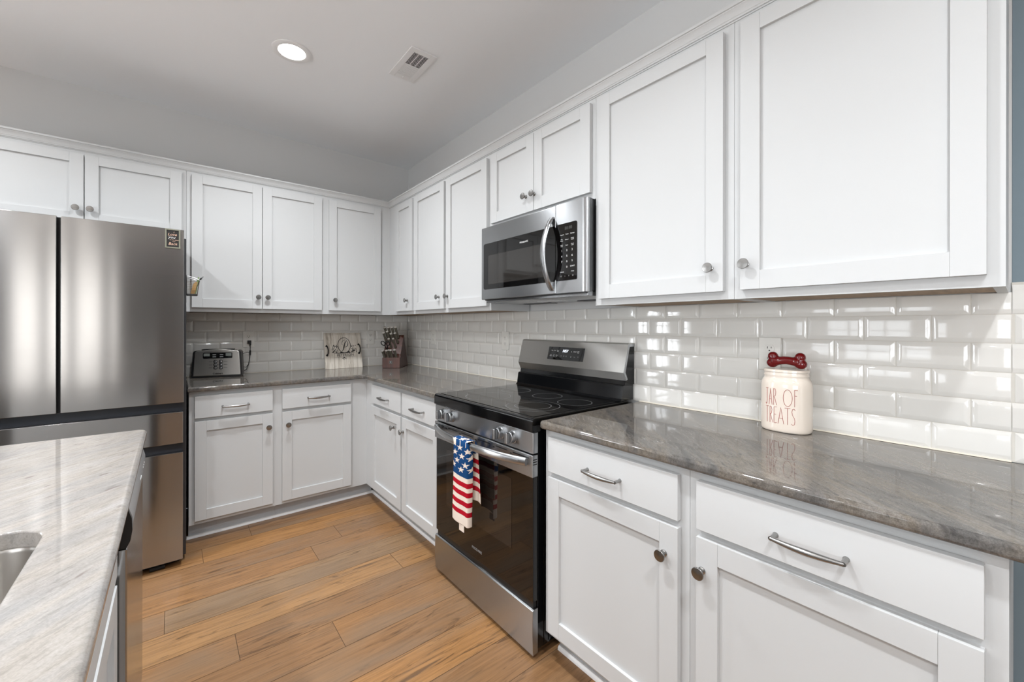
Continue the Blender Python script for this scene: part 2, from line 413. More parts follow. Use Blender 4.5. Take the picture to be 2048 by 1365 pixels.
# ------------------------------------------------------------------ cabinets
def knob(T, s, d, z, parent):
    mb = MB(); n = Vector(T(0, 1, 0)) - Vector(T(0, 0, 0))
    mb.lathe(T(s, d, z), n, [(.0001, 0), (.0095, 0), (.0095, .002), (.0062, .004), (.0055, .010), (.0075, .014), (.0148, .0215), (.0165, .0235), (.0165, .0255), (.0155, .0268), (.008, .0274), (.0001, .0276)], 28)
    return mb.build('knob', M['nickel'], parent, 40)
def pull(T, s, d, z, parent, half=.0655):
    mb = MB(T)
    for q in (-1, 1): mb.tube([(s + q * half, d, z), (s + q * half, d + .004, z), (s + q * half, d + .020, z), (s + q * (half + .001), d + .029, z)], [.0065, .005, .0048, .0052], 12)
    P = [(s + half * k / 12 * 1.03, d + .0275 + .004 * (1 - (k / 12) ** 2), z - .002 * (1 - (k / 12) ** 2)) for k in range(-12, 13)]
    mb.tube(P, [.0043 + .0030 * (1 - (abs(k) / 12) ** 1.6) for k in range(-12, 13)], 14)
    return mb.build('pull_handle', M['nickel'], parent, 50)
def shaker(T, s0, s1, z0, z1, d, parent, name='door', st=.0565, tr=.0495, br=.0575):
    mb = MB(T); a, b = d + .0012, d + .020; bv = .0009
    mb.box((s0, a, z0), (s0 + st, b, z1), bv); mb.box((s1 - st, a, z0), (s1, b, z1), bv)
    mb.box((s0 + st + .0001, a, z0), (s1 - st - .0001, b - .0001, z0 + br), bv); mb.box((s0 + st + .0001, a, z1 - tr), (s1 - st - .0001, b - .0001, z1), bv)
    mb.box((s0 + st - .002, a + .001, z0 + br - .002), (s1 - st + .002, b - .0105, z1 - tr + .002))
    return mb.build(name, M['white'], parent, 30)
def wall_cabinet(T, s0, s1, label, doors, z0=1.359, frame=None, d=.305, fr_lo=None):
    fs0, fs1 = frame or (s0, s1)
    r = thing('wall_cabinet', T((s0 + s1) / 2, 0.0, z0), label, 'cabinet', 'white wall cabinets under the crown moulding')
    e = .0006
    mb = MB(T); mb.box((s0 + .02, .0015, z0 + .008), (s1 - .02, d - .0195, 2.2580))
    for a in (s0 + e, s1 - .0195): mb.box((a, .0015 if z0 > 1.38 else .0095, z0 + .0005), (a + .019, d - .0195, 2.2580))
    mb.build('carcass', M['white'], r, 30)
    mb = MB(T); mb.box((s0 + .0205, .0095, z0 + .0035), (s1 - .0205, d - .020, z0 + .0075)); mb.build('bottom_panel', M['plywood'], r, 0)
    mb = MB(T); mb.box((fs0 + .00005, d - .019, z0), (fs1 - .00005, d, 2.2625)); mb.build('face_frame', M['white'], r, 30)
    for (p, q, dz0, ks) in doors:
        dr = shaker(T, p, q, dz0, 2.234, d, r)
        knob(T, ks, d + .0205, dz0 + .079, dr)
    return r
wall_cabinet(BW, 1.6535, 2.580, 'white two-door wall cabinet above the refrigerator, short doors', [(1.676, 2.1045, 1.847, 2.081), (2.1085, 2.54, 1.847, 2.139)], 1.82)
wall_cabinet(BW, .820, 1.6525, 'tall white two-door wall cabinet right of the refrigerator, above the toaster', [(.846, 1.234, 1.387, 1.205), (1.238, 1.626, 1.387, 1.262)])
wall_cabinet(BW, .3065, .820, 'white single-door wall cabinet above the knife block, left side of corner', [(.390, .795, 1.387, .756)], frame=(.3052, .820))
wall_cabinet(RW, .002, .777, 'white wall cabinet with one narrow door, right side of inner corner', [(.459, .761, 1.385, .683)], frame=(.3052, .777))
wall_cabinet(RW, .778, 1.7415, 'white two-door wall cabinet left of the microwave', [(.793, 1.236, 1.385, 1.174), (1.264, 1.722, 1.385, 1.287)])
wall_cabinet(RW, 1.7425, 2.502, 'short white two-door wall cabinet directly above the microwave', [(1.763, 2.1225, 1.848, 2.067), (2.1265, 2.485, 1.848, 2.131)], 1.82)
wall_cabinet(RW, 2.503, 3.072, 'large white single-door wall cabinet just right of the microwave, knob at lower right', [(2.532, 3.045, 1.385, 3.005)])
wall_cabinet(RW, 3.073, 3.640, 'large white single-door wall cabinet above the treat jar, knob at lower left', [(3.098, 3.613, 1.386, 3.116)])
# crown moulding, swept along both runs
prof = [(.3052, 2.240), (.3085, 2.240), (.3095, 2.2455), (.3135, 2.2465), (.3145, 2.253), (.3165, 2.256), (.3175, 2.262), (.3200, 2.272), (.3245, 2.281), (.3275, 2.285), (.3278, 2.2885), (.3320, 2.2905), (.3325, 2.303), (.200, 2.303), (.200, 2.2505), (.3052, 2.2505)]
prof = [(d, 2.303 - (2.303 - z) * .76) for d, z in prof]
mb = MB(); mb.loft([[(-2.60, -d, z) for d, z in prof], [(-d, -d, z) for d, z in prof], [(-d, -3.6405, z) for d, z in prof]]); struct(mb.build('trim_1', M['white'], None, 25))

def base_cabinet(T, s0, s1, label, fronts, frame=None, toe=None, d=.61, pulls=True):
    fs0, fs1 = frame or (s0, s1); e = .0006; ts0, ts1 = toe or (fs0, fs1)
    r = thing('base_cabinet', T((s0 + s1) / 2, .3, 0), label, 'cabinet', 'white base cabinets')
    mb = MB(T); mb.box((s0 + e, .002, .105), (s1 - e, d - .0195, .8835)); mb.build('carcass', M['white'], r, 30)
    mb = MB(T); mb.box((fs0 + .00005, d - .019, .105), (fs1 - .00005, d, .8835)); mb.build('face_frame', M['white'], r, 30)
    mb = MB(T); mb.box((ts0 + .0001, .500, .001), (ts1 - .0001, .5325, .1045)); mb.build('toe_kick', M['toe'], r, 0)
    for (p, q, ks) in fronts:
        mb = MB(T); mb.box((p, d + .0012, .7275), (q, d + .020, .857), .0022); dw = mb.build('drawer', M['white'], r, 30)
        if pulls: pull(T, (p + q) / 2, d + .0202, .786, dw)
        dr = shaker(T, p, q, .129, .708, d, r, tr=.0575, br=.0585); knob(T, ks, d + .0205, .624, dr)
    return r
base_cabinet(BW, 1.194, 1.646, 'white base cabinet beside the refrigerator, under the toaster', [(1.221, 1.620, 1.245)])
base_cabinet(BW, .6125, 1.194, 'white base cabinet under the painted name sign, left of inner corner', [(.728, 1.167, 1.134)], frame=(.6102, 1.194), toe=(.545, 1.1935))
base_cabinet(RW, .002, 1.7365, 'white base cabinet with two narrow doors left of the range', [(.754, 1.240, 1.146), (1.261, 1.712, 1.283)], frame=(.6102, 1.7365), toe=(.545, 1.7365))
base_cabinet(RW, 2.5135, 3.084, 'white base cabinet just right of the range, knob at upper right', [(2.543, 3.059, 3.018)])
base_cabinet(RW, 3.085, 3.649, 'white base cabinet at far right, under the treat jar, knob at upper left', [(3.111, 3.622, 3.128)])
# shoe moulding at the toe kicks
def qr(d0): return [(d0, .0008), (d0 + .0135, .0008), (d0 + .013, .008), (d0 + .0105, .0135), (d0 + .006, .0175), (d0, .0185)]
mb = MB(); P = qr(.533)
mb.loft([[(-1.655, -d, z) for d, z in P], [(-d, -d, z) for d, z in P], [(-d, -1.728, z) for d, z in P]]); struct(mb.build('trim_2', M['trim'], None, 25))
mb = MB(); mb.loft([[(-d, -2.514, z) for d, z in P], [(-d, -3.65, z) for d, z in P]]); struct(mb.build('trim_3', M['trim'], None, 25))

# ------------------------------------------------------------------ worktops
def worktop(name, outline, hole, m, label, z0=.8842, z1=.914, bev=.0095):
    mb = MB(); bm = mb.bm
    def loop(pts, z): return [bm.verts.new((p[0], p[1], z)) for p in pts]
    tops = [loop(outline, z1)] + ([loop(hole, z1)] if hole else []); bots = [loop(outline, z0)] + ([loop(hole, z0)] if hole else [])
    for L in (tops, bots):
        es = []
        for lp in L: es += [bm.edges.new((lp[i], lp[(i + 1) % len(lp)])) for i in range(len(lp))]
        bmesh.ops.triangle_fill(bm, edges=es, use_beauty=True)
    sides = []
    for tl, bl in zip(tops, bots):
        for i in range(len(tl)): j = (i + 1) % len(tl); sides.append(bm.faces.new((tl[i], tl[j], bl[j], bl[i])))
    bmesh.ops.recalc_face_normals(bm, faces=bm.faces[:])
    te = [e for f in sides for e in f.edges if abs(e.verts[0].co.z - e.verts[1].co.z) < 1e-6]
    te = list(set(te)); hs = set((round(p[0], 5), round(p[1], 5)) for p in (hole or []))
    inn = [e for e in te if (round(e.verts[0].co.x, 5), round(e.verts[0].co.y, 5)) in hs]; out = [e for e in te if e not in set(inn)]
    bmesh.ops.bevel(bm, geom=out, offset=bev, segments=5, profile=.5, affect='EDGES', clamp_overlap=False)
    if inn: bmesh.ops.bevel(bm, geom=[e for e in inn if e.is_valid], offset=.0035, segments=3, profile=.5, affect='EDGES', clamp_overlap=False)
    o = mb.build(name, m, None, 35); return tag(o, label, 'worktop')
def arc(cx, cy, r, a0, a1, n=8): return [(cx + r * math.cos(math.radians(a0 + (a1 - a0) * k / n)), cy + r * math.sin(math.radians(a0 + (a1 - a0) * k / n))) for k in range(n + 1)]
worktop('granite_worktop', [(-.001, -.001), (-1.652, -.001), (-1.652, -.648)] + arc(-.648 - .035, -.648 - .035, .035, 90, 0) + [(-.648, -1.7355), (-.001, -1.7355)], None, M['granite'], 'L-shaped grey granite worktop under the toaster, sign and knife block')
worktop('granite_worktop', [(-.001, -2.512), (-.001, -3.80), (-.648, -3.80)] + arc(-.648 + .016, -2.512 - .016, .016, 180, 90, 5), None, M['granite'], 'long grey granite worktop under the treat jar, right of the range')
IX, IY = -1.786, -1.745
hole = arc(-1.888 - .06, -2.560 - .06, .06, 0, 90) + arc(-2.30 + .06, -2.560 - .06, .06, 90, 180) + arc(-2.30 + .06, -3.30 + .06, .06, 180, 270) + arc(-1.888 - .06, -3.30 + .06, .06, 270, 360)
worktop('island_worktop', arc(IX - .020, IY - .020, .020, 0, 90, 6) + [(-2.95, IY), (-2.95, -4.5), (IX, -4.5)], hole, M['granite_light'], 'pale veined granite island worktop with a sink cut-out', bev=.0125)
# undermount sink
mb = MB()
def rr(x0, x1, y0, y1, r, z): return [(p[0], p[1], z) for p in arc(x1 - r, y1 - r, r, 0, 90) + arc(x0 + r, y1 - r, r, 90, 180) + arc(x0 + r, y0 + r, r, 180, 270) + arc(x1 - r, y0 + r, r, 270, 360)]
mb.loft([rr(-2.33, -1.858, -3.33, -2.53, .07, .8832), rr(-2.306, -1.882, -3.306, -2.554, .066, .8832), rr(-2.303, -1.885, -3.303, -2.557, .066, .876), rr(-2.297, -1.891, -3.297, -2.563, .066, .70), rr(-2.27, -1.918, -3.27, -2.59, .06, .675), rr(-2.12, -2.06, -2.96, -2.9, .028, .668),
         rr(-2.12, -2.06, -2.96, -2.9, .028, .660), rr(-2.33, -1.858, -3.33, -2.53, .07, .660)], False)
sk = mb.build('sink', M['sink'], None, 40); tag(sk, 'stainless steel sink bowl set under the island worktop', 'sink')
mb = MB(); mb.lathe((-2.09, -2.93, .6685), (0, 0, 1), [(.001, 0), (.042, 0), (.042, .003), (.034, .003), (.03, .001), (.001, .001)], 24); mb.build('drain', M['steel2'], sk)

# ------------------------------------------------------------------ island cabinet and dishwasher
IT = lambda s, d, z: (-2.439 + d, -s, z)       # faces +x, frame face at x=-1.829
r = thing('island_cabinet', (-2.3, -3.0, 0), 'white sink-base island cabinet nearest the camera, beside the dishwasher', 'cabinet')
mb = MB(IT); mb.box((1.775, .0, .0), (1.795, .600, .8835)); mb.build('end_panel', M['white'], r, 30)
mb = MB(IT); mb.box((2.407, -.45, .105), (2.425, .59, .8835)); mb.box((3.42, -.45, .105), (4.44, .59, .8835)); mb.box((1.775, -.45, .0), (4.44, -.43, .8835)); mb.build('carcass', M['white'], r, 30)
mb = MB(IT); mb.box((2.407, .591, .105), (4.44, .61, .8835), .0008); mb.build('face_frame', M['white'], r, 30)
mb = MB(IT); mb.box((2.407, .50, .001), (4.44, .5325, .1045)); mb.build('toe_kick', M['toe'], r, 0)
mb = MB(IT); mb.box((2.425, .6112, .7275), (3.38, .630, .857), .0022); mb.build('false_drawer_front', M['white'], r, 30)
d1 = shaker(IT, 2.425, 2.90, .129, .708, .61, r, tr=.0575, br=.0585); knob(IT, 2.86, .6305, .624, d1)
d2 = shaker(IT, 2.904, 3.38, .129, .708, .61, r, tr=.0575, br=.0585); knob(IT, 2.945, .6305, .624, d2)
dw = thing('dishwasher', (-2.1, -2.10, 0), 'stainless dishwasher in the island, opposite the refrigerator, seen edge-on', 'dishwasher')
mb = MB(); mb.box((-2.42, -2.402, .10), (-1.8305, -1.803, .8820)); mb.build('tub', M['darkgray'], dw, 30)
mb = MB(); mb.box((-1.830, -2.4025, .105), (-1.795, -1.8025, .772), .003); mb.build('door', M['steel'], dw, 30)
mb = MB(); mb.prism([(-1.829, .7735), (-1.797, .7735), (-1.7915, .788), (-1.7875, .812), (-1.7885, .838), (-1.795, .862), (-1.803, .8765), (-1.829, .8765)], 'y', -2.388, -1.8025, .0015); cp = mb.build('control_panel', M['steel2'], dw, 30)
mb = MB(); mb.prism([(-1.829, .7735), (-1.796, .7735), (-1.7895, .788), (-1.786, .812), (-1.787, .838), (-1.794, .862), (-1.803, .8770), (-1.829, .8770)], 'y', -2.403, -2.3885, .0015); mb.build('end_cap', M['black'], dw, 30)
for k, (ya, wa, ha) in enumerate(((-1.87, .008, .003), (-1.90, .008, .003), (-1.93, .008, .003), (-2.03, .040, .004))):
    mb = MB(); mb.box((-1.7882, ya - wa, .8275), (-1.7874, ya, .8275 + ha)); mb.build('printed_mark', M['print'], cp, 0)
mb = MB(); mb.box((-1.87, -2.40, .005), (-1.86, -1.805, .0995)); mb.build('kick_plate', M['black'], dw, 0)

# ------------------------------------------------------------------ refrigerator
FY = -.87
fr = thing('refrigerator', (-2.125, -.45, 0), 'large stainless steel french-door refrigerator at the left', 'refrigerator')
mb = MB(); mb.box((-2.590, -.800, .030), (-1.6615, -.06, 1.742), .004); mb.build('cabinet_body', M['darkgray'], fr, 30)
def fdoor(x0, x1, z0, z1, bow, name):
    mb = MB(); n = 12; pts = []
    for k in range(n + 1):
        u = k / n; pts.append((x0 + (x1 - x0) * u, FY + bow * ((2 * u - 1) ** 2) + .0))
    poly = pts + [(x1, -.806), (x0, -.806)]
    mb.prism([(p[0], p[1]) for p in poly], 'z', z0, z1, .0022, 2, angle=.9); return mb.build(name, M['steel'], fr, 35)
fdoor(-2.1185, -1.672, .8655, 1.774, .0014, 'door'); fdoor(-2.583, -2.1315, .8655, 1.774, .0014, 'door')
fdoor(-2.583, -1.6755, .653, .817, .0, 'drawer'); fdoor(-2.583, -1.6755, .041, .604, .0, 'drawer')
for z0, z1 in ((.8175, .865), (.6045, .6525)):
    mb = MB(); mb.box((-2.582, -.842, z0), (-1.677, -.801, z1)); mb.build('handle_recess', M['fridgegap'], fr, 0)
mb = MB(); mb.box((-2.1312, -.835, .866), (-2.1188, -.8065, 1.773)); mb.build('door_gap_strip', M['black'], fr, 0)
mb = MB(); mb.box((-2.57, -.80, .006), (-1.69, -.76, .0295)); mb.build('base_grille', M['black'], fr, 0)
for x in (-1.775, -1.915, -2.52):
    mb = MB(); mb.lathe((x - .035, -.830, .012), (1, 0, 0), [(.001, 0), (.0115, .0), (.012, .004), (.012, .058), (.0115, .062), (.001, .062)], 16); mb.box((x - .03, -.835, .016), (x + .022, -.78, .0305), .002); mb.build('foot', M['rubber'], fr, 40)
mb = MB(); mb.box((-1.75, -.79, 1.7425), (-1.68, -.72, 1.760), .004); mb.build('hinge_cover', M['darkgray'], fr, 30)
# framed print on the fridge door
pf = thing('magnet_frame', (-1.7185, FY, 1.672), 'small black framed print stuck to the top right of the refrigerator door', 'fridge magnet')
mb = MB()
px0, px1, pz0, pz1, py = -1.7495, -1.6880, 1.6720, 1.7715, FY - .0065
for a, b in (((px0, py, pz0), (px0 + .006, FY - .001, pz1)), ((px1 - .006, py, pz0), (px1, FY - .001, pz1)), ((px0 + .006, py, pz1 - .006), (px1 - .006, FY - .001, pz1)), ((px0 + .006, py, pz0), (px1 - .006, FY - .001, pz0 + .006))): mb.box(a, b, .001)
mb.build('frame', M['frameolive'], pf, 30)
mb = MB(); mb.box((px0 + .006, py + .002, pz0 + .006), (px1 - .006, FY - .001, pz1 - .006)); pr_ = mb.build('print', M['vinyl'], pf, 0)
pc = (px0 + px1) / 2
for s_, z_, sz, m_, dx in (('I', 1.755, .012, 'rose', .004), ('Love', 1.7425, .019, 'rose', -.002), ('you', 1.7285, .019, 'print', -.004), ('to the moon', 1.7155, .0075, 'rose', .006), ('and', 1.7075, .0075, 'rose', .004), ('Back', 1.6945, .019, 'rose', 0)):
    text(s_, sz, M[m_], (pc + dx, py + .0019, z_), XB, UP, 'lettering', pr_, .0002, shear=.25)
# wire basket on the fridge side
BX0, BX1 = -1.6600, -1.6030
bk = thing('wire_basket', (-1.632, -.745, 1.437), 'small wire mesh basket hanging on the right side of the refrigerator', 'basket')
def ring(z, w0, w1, y0, y1): return [(w0, y0, z), (w1, y0, z), (w1, y1, z), (w0, y1, z)]
mb = MB()
R0, R1 = (-1.658, -1.6120, -.785, -.705), (-1.658, -1.6030, -.795, -.695)
for k in range(9):
    u = k / 8; z = 1.445 + .075 * u; mb.tube([*[(p[0], p[1], z) for p in ring(z, -1.658, R0[1] + (R1[1] - R0[1]) * u, R0[2] + (R1[2] - R0[2]) * u, R0[3] + (R1[3] - R0[3]) * u)], (-1.658, R0[2] + (R1[2] - R0[2]) * u, z)], .0006, 4)
for k in range(10):
    u = k / 9
    y0_, y1_ = R0[2] + (R0[3] - R0[2]) * u, R1[2] + (R1[3] - R1[2]) * u
    mb.tube([(R0[1], y0_, 1.445), (R1[1], y1_, 1.520)], .0006, 4)
    x0_, x1_ = R0[0] + (R0[1] - R0[0]) * u, R1[0] + (R1[1] - R1[0]) * u
    for a_, b_ in ((R0[2], R1[2]), (R0[3], R1[3])): mb.tube([(x0_, a_, 1.445), (x1_, b_, 1.520)], .0006, 4)
mb.build('mesh_wall', M['wire'], bk, 0)
mb = MB(); mb.box((-1.6585, -.786, 1.4365), (-1.6115, -.704, 1.4445), .001); mb.build('base', M['darkgray'], bk, 0)
mb = MB(); mb.tube([(-1.658, -.795, 1.540), (-1.648, -.795, 1.5375), (-1.625, -.795, 1.531), (-1.603, -.795, 1.521), (-1.603, -.695, 1.521), (-1.625, -.695, 1.531), (-1.648, -.695, 1.5375), (-1.658, -.695, 1.540)], .0022, 8); mb.build('rim', M['steel2'], bk, 40)
mb = MB(); mb.box((-1.6605, -.79, 1.440), (-1.6590, -.70, 1.545)); mb.build('back_plate', M['black'], bk, 0)
mb = MB(); mb.prism([(-1.644, 1.4455), (-1.624, 1.4455), (-1.6115, 1.510), (-1.621, 1.512), (-1.631, 1.500)], 'y', -.775, -.765, .001); tag(mb.build('wooden_clip', M['bamboo'], None, 30), 'tan wooden clip standing in the refrigerator side basket', 'clip')
mb = MB(); mb.tube([(-1.6265, -.735, 1.448), (-1.6052, -.735, 1.522), (-1.5930, -.735, 1.537)], .0042, 10); tag(mb.build('black_marker', M['black'], None, 40), 'black marker leaning out of the refrigerator side basket', 'pen')
mb = MB(); mb.tube([(-1.5925, -.735, 1.5375), (-1.5845, -.735, 1.547)], .0026, 8); mb.build('pen_clip', M['steel2'], bpy.data.objects['black_marker'], 40)
mb = MB(); mb.tube([(-1.622, -.752, 1.4465), (-1.6085, -.752, 1.525), (-1.6065, -.752, 1.541)], [.004, .004, .003], 8); tag(mb.build('green_marker', M['green'], None, 40), 'pale green marker standing in the refrigerator side basket', 'pen')

# ------------------------------------------------------------------ range
rg = thing('electric_range', (-.33, -2.113, 0), 'stainless steel and black glass electric range', 'range')
RY = (-1.7385, -2.4945)
mb = MB(); mb.box((-.632, -2.490, .030), (-.012, -1.743, .9045), .002)
for x in (-.60, -.575, -.545, -.515): mb.box((x, -2.4925, .04), (x + .010, -2.4895, .895), .001)
mb.build('body', M['enamel'], rg, 30)
mb = MB(); mb.prism([(-.667, .9055), (-.667, .868), (-.664, .866), (-.62, .866), (-.62, .9055), (-.062, .9055), (-.062, .9195), (-.655, .9195), (-.663, .916)], 'y', -2.4975, -1.737, .0025, 3); ct = mb.build('cooktop_frame', M['blackgloss'], rg, 35)
mb = MB(); mb.box((-.640, -2.475, .9198), (-.118, -1.760, .9212), .0005); gl = mb.build('cooktop_glass', M['glass_black'], rg, 30)
def ringmesh(cx, cy, r, w=.0013):
    mb = MB(); n = 64; V = []; Fc = []
    for i in range(n):
        a = 2 * PI * i / n
        for q in (r - w / 2, r + w / 2): V.append((cx + q * math.cos(a), cy + q * math.sin(a), .92135))
    for i in range(n): j = (i + 1) % n; Fc.append((2 * i, 2 * i + 1, 2 * j + 1, 2 * j))
    mb.add(V, Fc); return mb.build('burner_ring', M['printdim'], gl, 0, recalc=False)
for cx, cy, r in ((-.292, -2.370, .078), (-.268, -2.165, .074), (-.275, -1.930, .078), (-.500, -1.985, .112), (-.495, -2.310, .118), (-.495, -2.310, .080)): ringmesh(cx, cy, r)
# control panel and knobs
mb = MB(); mb.box((-.660, RY[1], .784), (-.633, RY[0], .8655), .003, 3); cpn = mb.build('control_panel', M['steel2'], rg, 30)
for y in (-1.818, -1.902, -2.292, -2.374):
    mb = MB(); mb.lathe((-.6602, y, .826), (-1, 0, 0), [(.001, 0), (.027, 0), (.027, .003), (.0235, .004), (.0225, .020), (.021, .022), (.001, .022)], 32)
    kb = mb.build('knob', M['steel2'], rg, 40)
    mb = MB(); mb.box((-.7000, y - .0085, .8045), (-.6824, y + .0085, .8475), .0035, 3); mb.build('grip', M['steel2'], kb, 40)
# oven door
mb = MB(); mb.box((-.656, RY[1] + .004, .218), (-.634, RY[0] - .004, .694), .002); od = mb.build('oven_door', M['glass_black'], rg, 30)
mb = MB(); mb.box((-.6568, -2.362, .372), (-.6562, -1.845, .655)); mb.build('oven_window', M['ovenwin'], od, 0)
text('FRIGIDAIRE', .0155, M['printdim'], (-.6563, -2.113, .262), XR, UP, 'brand_lettering', od, .0002)
mb = MB(); mb.box((-.664, RY[1], .6945), (-.634, RY[0], .7790), .003, 3); tp = mb.build('door_trim', M['steel2'], rg, 30)
mb = MB()
for a, b in ((-1.755, -1.83), (-1.875, -1.96), (-1.995, -2.09), (-2.13, -2.225), (-2.265, -2.34), (-2.38, -2.475)): mb.box((-.6648, b, .7640), (-.6636, a, .7685))
for a in (-1.852, -1.978, -2.11, -2.245, -2.36): mb.box((-.6648, a - .012, .7570), (-.6636, a, .7615))
for k in range(3): mb.box((-.660, RY[1] - .0006, .742 + .009 * k), (-.640, RY[1] + .0006, .7455 + .009 * k))
mb.build('vent_slots', M['black'], tp, 0)
hp = []
for k in range(-16, 17):
    u = k / 16; hp.append((-.673 - .054 * (1 - abs(u) ** 2.2), -2.1165 + .352 * u, .752))
mb = MB(); mb.tube(hp, 1.0, 16, flat=(.0165, .0085), up=(0, 0, 1))
for q in (-1, 1): mb.box((-.679, -2.1165 + q * .340 - .012, .738), (-.6635, -2.1165 + q * .340 + .012, .766), .003)
mb.build('handle', M['steel2'], rg, 50)
# drawer and feet
mb = MB(); mb.prism([(-.634, .022), (-.659, .018), (-.6625, .10), (-.6605, .187), (-.656, .1925), (-.634, .1925)], 'y', RY[1], RY[0], .0015); mb.build('storage_drawer', M['steel2'], rg, 30)
mb = MB(); mb.box((-.650, RY[1] + .01, .193), (-.6335, RY[0] - .01, .2175)); mb.build('door_gap', M['black'], rg, 0)
for x, y in ((-.625, -1.775), (-.625, -2.455), (-.08, -1.775), (-.08, -2.455)):
    mb = MB(); mb.lathe((x, y, .0005), (0, 0, 1), [(.001, 0), (.017, 0), (.017, .008), (.012, .012), (.012, .0315), (.001, .0315)], 16); mb.build('foot', M['rubber'], rg, 40)
# backguard
mb = MB(); mb.prism([(-.126, .9215), (-.118, .9225), (-.109, .932), (-.100, .990), (-.094, .994), (-.020, .994), (-.020, .9215)], 'y', -2.4935, -1.7395, .0012); mb.build('riser', M['enamel'], rg, 30)
mb = MB(); mb.prism([(-.084, .9945), (-.078, 1.016), (-.093, 1.052), (-.059, 1.182), (-.012, 1.182), (-.012, .9945)], 'y', -2.4935, -1.7395); mb.build('backguard_body', M['enamel'], rg, 0)
BG = [(-.0800, 1.0145), (-.0975, 1.0530), (-.0615, 1.1845), (-.054, 1.1885), (-.012, 1.1885), (-.012, 1.1825), (-.0585, 1.1825), (-.0930, 1.0535), (-.0775, 1.0170)]
mb = MB(); mb.prism(BG, 'y', -2.4955, -1.7365, .0009); bp = mb.build('backguard', M['steel3'], rg, 30)
for y0, y1 in ((-2.4965, -2.4936), (-1.7394, -1.7360)):
    mb = MB(); mb.prism([(-.0785, 1.0150), (-.0960, 1.0530), (-.0600, 1.1850), (-.0125, 1.1850), (-.0125, 1.1735), (-.0510, 1.1720), (-.0835, 1.0535), (-.0660, 1.0200)], 'y', y0, y1)
    mb.build('end_trim', M['steel2'], rg, 0)
bd = Vector((-.0615 + .0975, 0, 1.1845 - 1.0530)).normalized(); bn = Vector((-bd.z, 0, bd.x))
def bgp(y, h, o=0.): p = Vector((-.0975, 0, 1.0530)) + bd * h + bn * o; return (p.x, y, p.z)
mb = MB(); mb.add([bgp(-1.978, .034, .0012), bgp(-2.240, .034, .0012), bgp(-2.240, .105, .0012), bgp(-1.978, .105, .0012), bgp(-1.978, .034, -.001), bgp(-2.240, .034, -.001), bgp(-2.240, .105, -.001), bgp(-1.978, .105, -.001)], [(0, 1, 2, 3), (4, 7, 6, 5), (0, 4, 5, 1), (1, 5, 6, 2), (2, 6, 7, 3), (3, 7, 4, 0)])
dp = mb.build('display_panel', M['glass_black'], rg, 0)
def bt(s_, y, h, sz, m='print', sh=0.): text(s_, sz, M[m], bgp(y, h, .0014), XR, tuple(bd), 'panel_print', dp, .0002, shear=sh)
bt('1057', -2.105, .084, .021, 'led', .18)
for y in (-2.008, -2.029): bt('Bake' if y > -2.02 else 'Broil', y, .085, .0065)
bt('Cook\nTime', -2.051, .083, .006); bt('^', -2.152, .080, .014); bt('START', -2.176, .083, .0072); bt('STOP\nClear', -2.199, .082, .006)
for y, s_ in ((-2.003, 'Keep\nWarm'), (-2.026, 'Self\nClean'), (-2.047, 'Delay\nStart')): bt(s_, y, .056, .006)
for y in (-2.082, -2.101, -2.119): bt('O', y, .056, .010, 'printdim')
bt('v', -2.153, .055, .012); bt('Oven', -2.178, .055, .005, 'printdim'); bt('8', -2.203, .056, .010, 'printdim')

# flag towel over the oven handle
def star_in(px, py, cx, cy, r):
    dx, dy = px - cx, py - cy; rad = math.hypot(dx, dy)
    if rad > r: return False
    a = (math.atan2(dx, -dy)) % (2 * PI / 5)
    if a > PI / 5: a = 2 * PI / 5 - a
    # edge from tip (r,0) to inner (.382r at 36deg)
    x, y = rad * math.cos(a), rad * math.sin(a); ix, iy = .40 * r * math.cos(PI / 5), .40 * r * math.sin(PI / 5)
    return (ix - r) * (y) - (iy) * (x - r) > 0
STARS = [(265, 195), (362, 240), (195, 265), (293, 305), (228, 368), (338, 415), (178, 432), (287, 480), (185, 150), (268, 118), (362, 150), (390, 330), (395, 480)]
mb = MB(); NA, NB = 76, 300
zt, zb = .7690, .412; HZ = .752
path = []     # (x, z, v) v: + front (0 at the top, 1 at front hem), - back
Lf, Lb, rad = zt - zb, .262, .0155
Ltot = Lf + Lb
V = []
for j in range(NB + 1):
    s_ = -Lb + Ltot * j / NB
    for i in range(NA + 1):
        a = i / NA
        if s_ >= .02:    # front
            z = zt - s_; fall = min(1, s_ / .30)
            y = -2.050 + .012 * fall - .136 * a - .006 * fall * a
            x = -.7425 + .004 * math.sin(7 * a + .6 + 2 * fall) * fall
            if a > .80: q = (a - .80) / .20; x += .030 * q * q; y += .020 * q * q
            if a < .06: x += .006 * (1 - a / .06)
            z -= .012 * a * fall * 1.0
        elif s_ > -.02:  # over the top of the handle
            ph = (s_ + .02) / .04 * PI; y = -2.050 - .136 * a; x = -.7205 + .0220 * -math.cos(PI - ph); z = HZ + .0165 + .0045 * math.sin(ph)
            x = -.7205 + .0220 * math.cos(ph)
            if a > .80: q = (a - .80) / .20; y += .020 * q * q
            z = min(z, zt + .004) if True else z
        else:
            z = zt + s_; fall = min(1, -s_ / .25)
            y = -2.058 - .122 * a - .018 * fall; x = -.6985 + .005 * math.sin(9 * a + 1.0) * fall + .006 * fall
        V.append((x, y, z))
Fc = []
for j in range(NB):
    for i in range(NA): Fc.append((j * (NA + 1) + i, j * (NA + 1) + i + 1, (j + 1) * (NA + 1) + i + 1, (j + 1) * (NA + 1) + i))
vs, fs = mb.add(V, Fc)
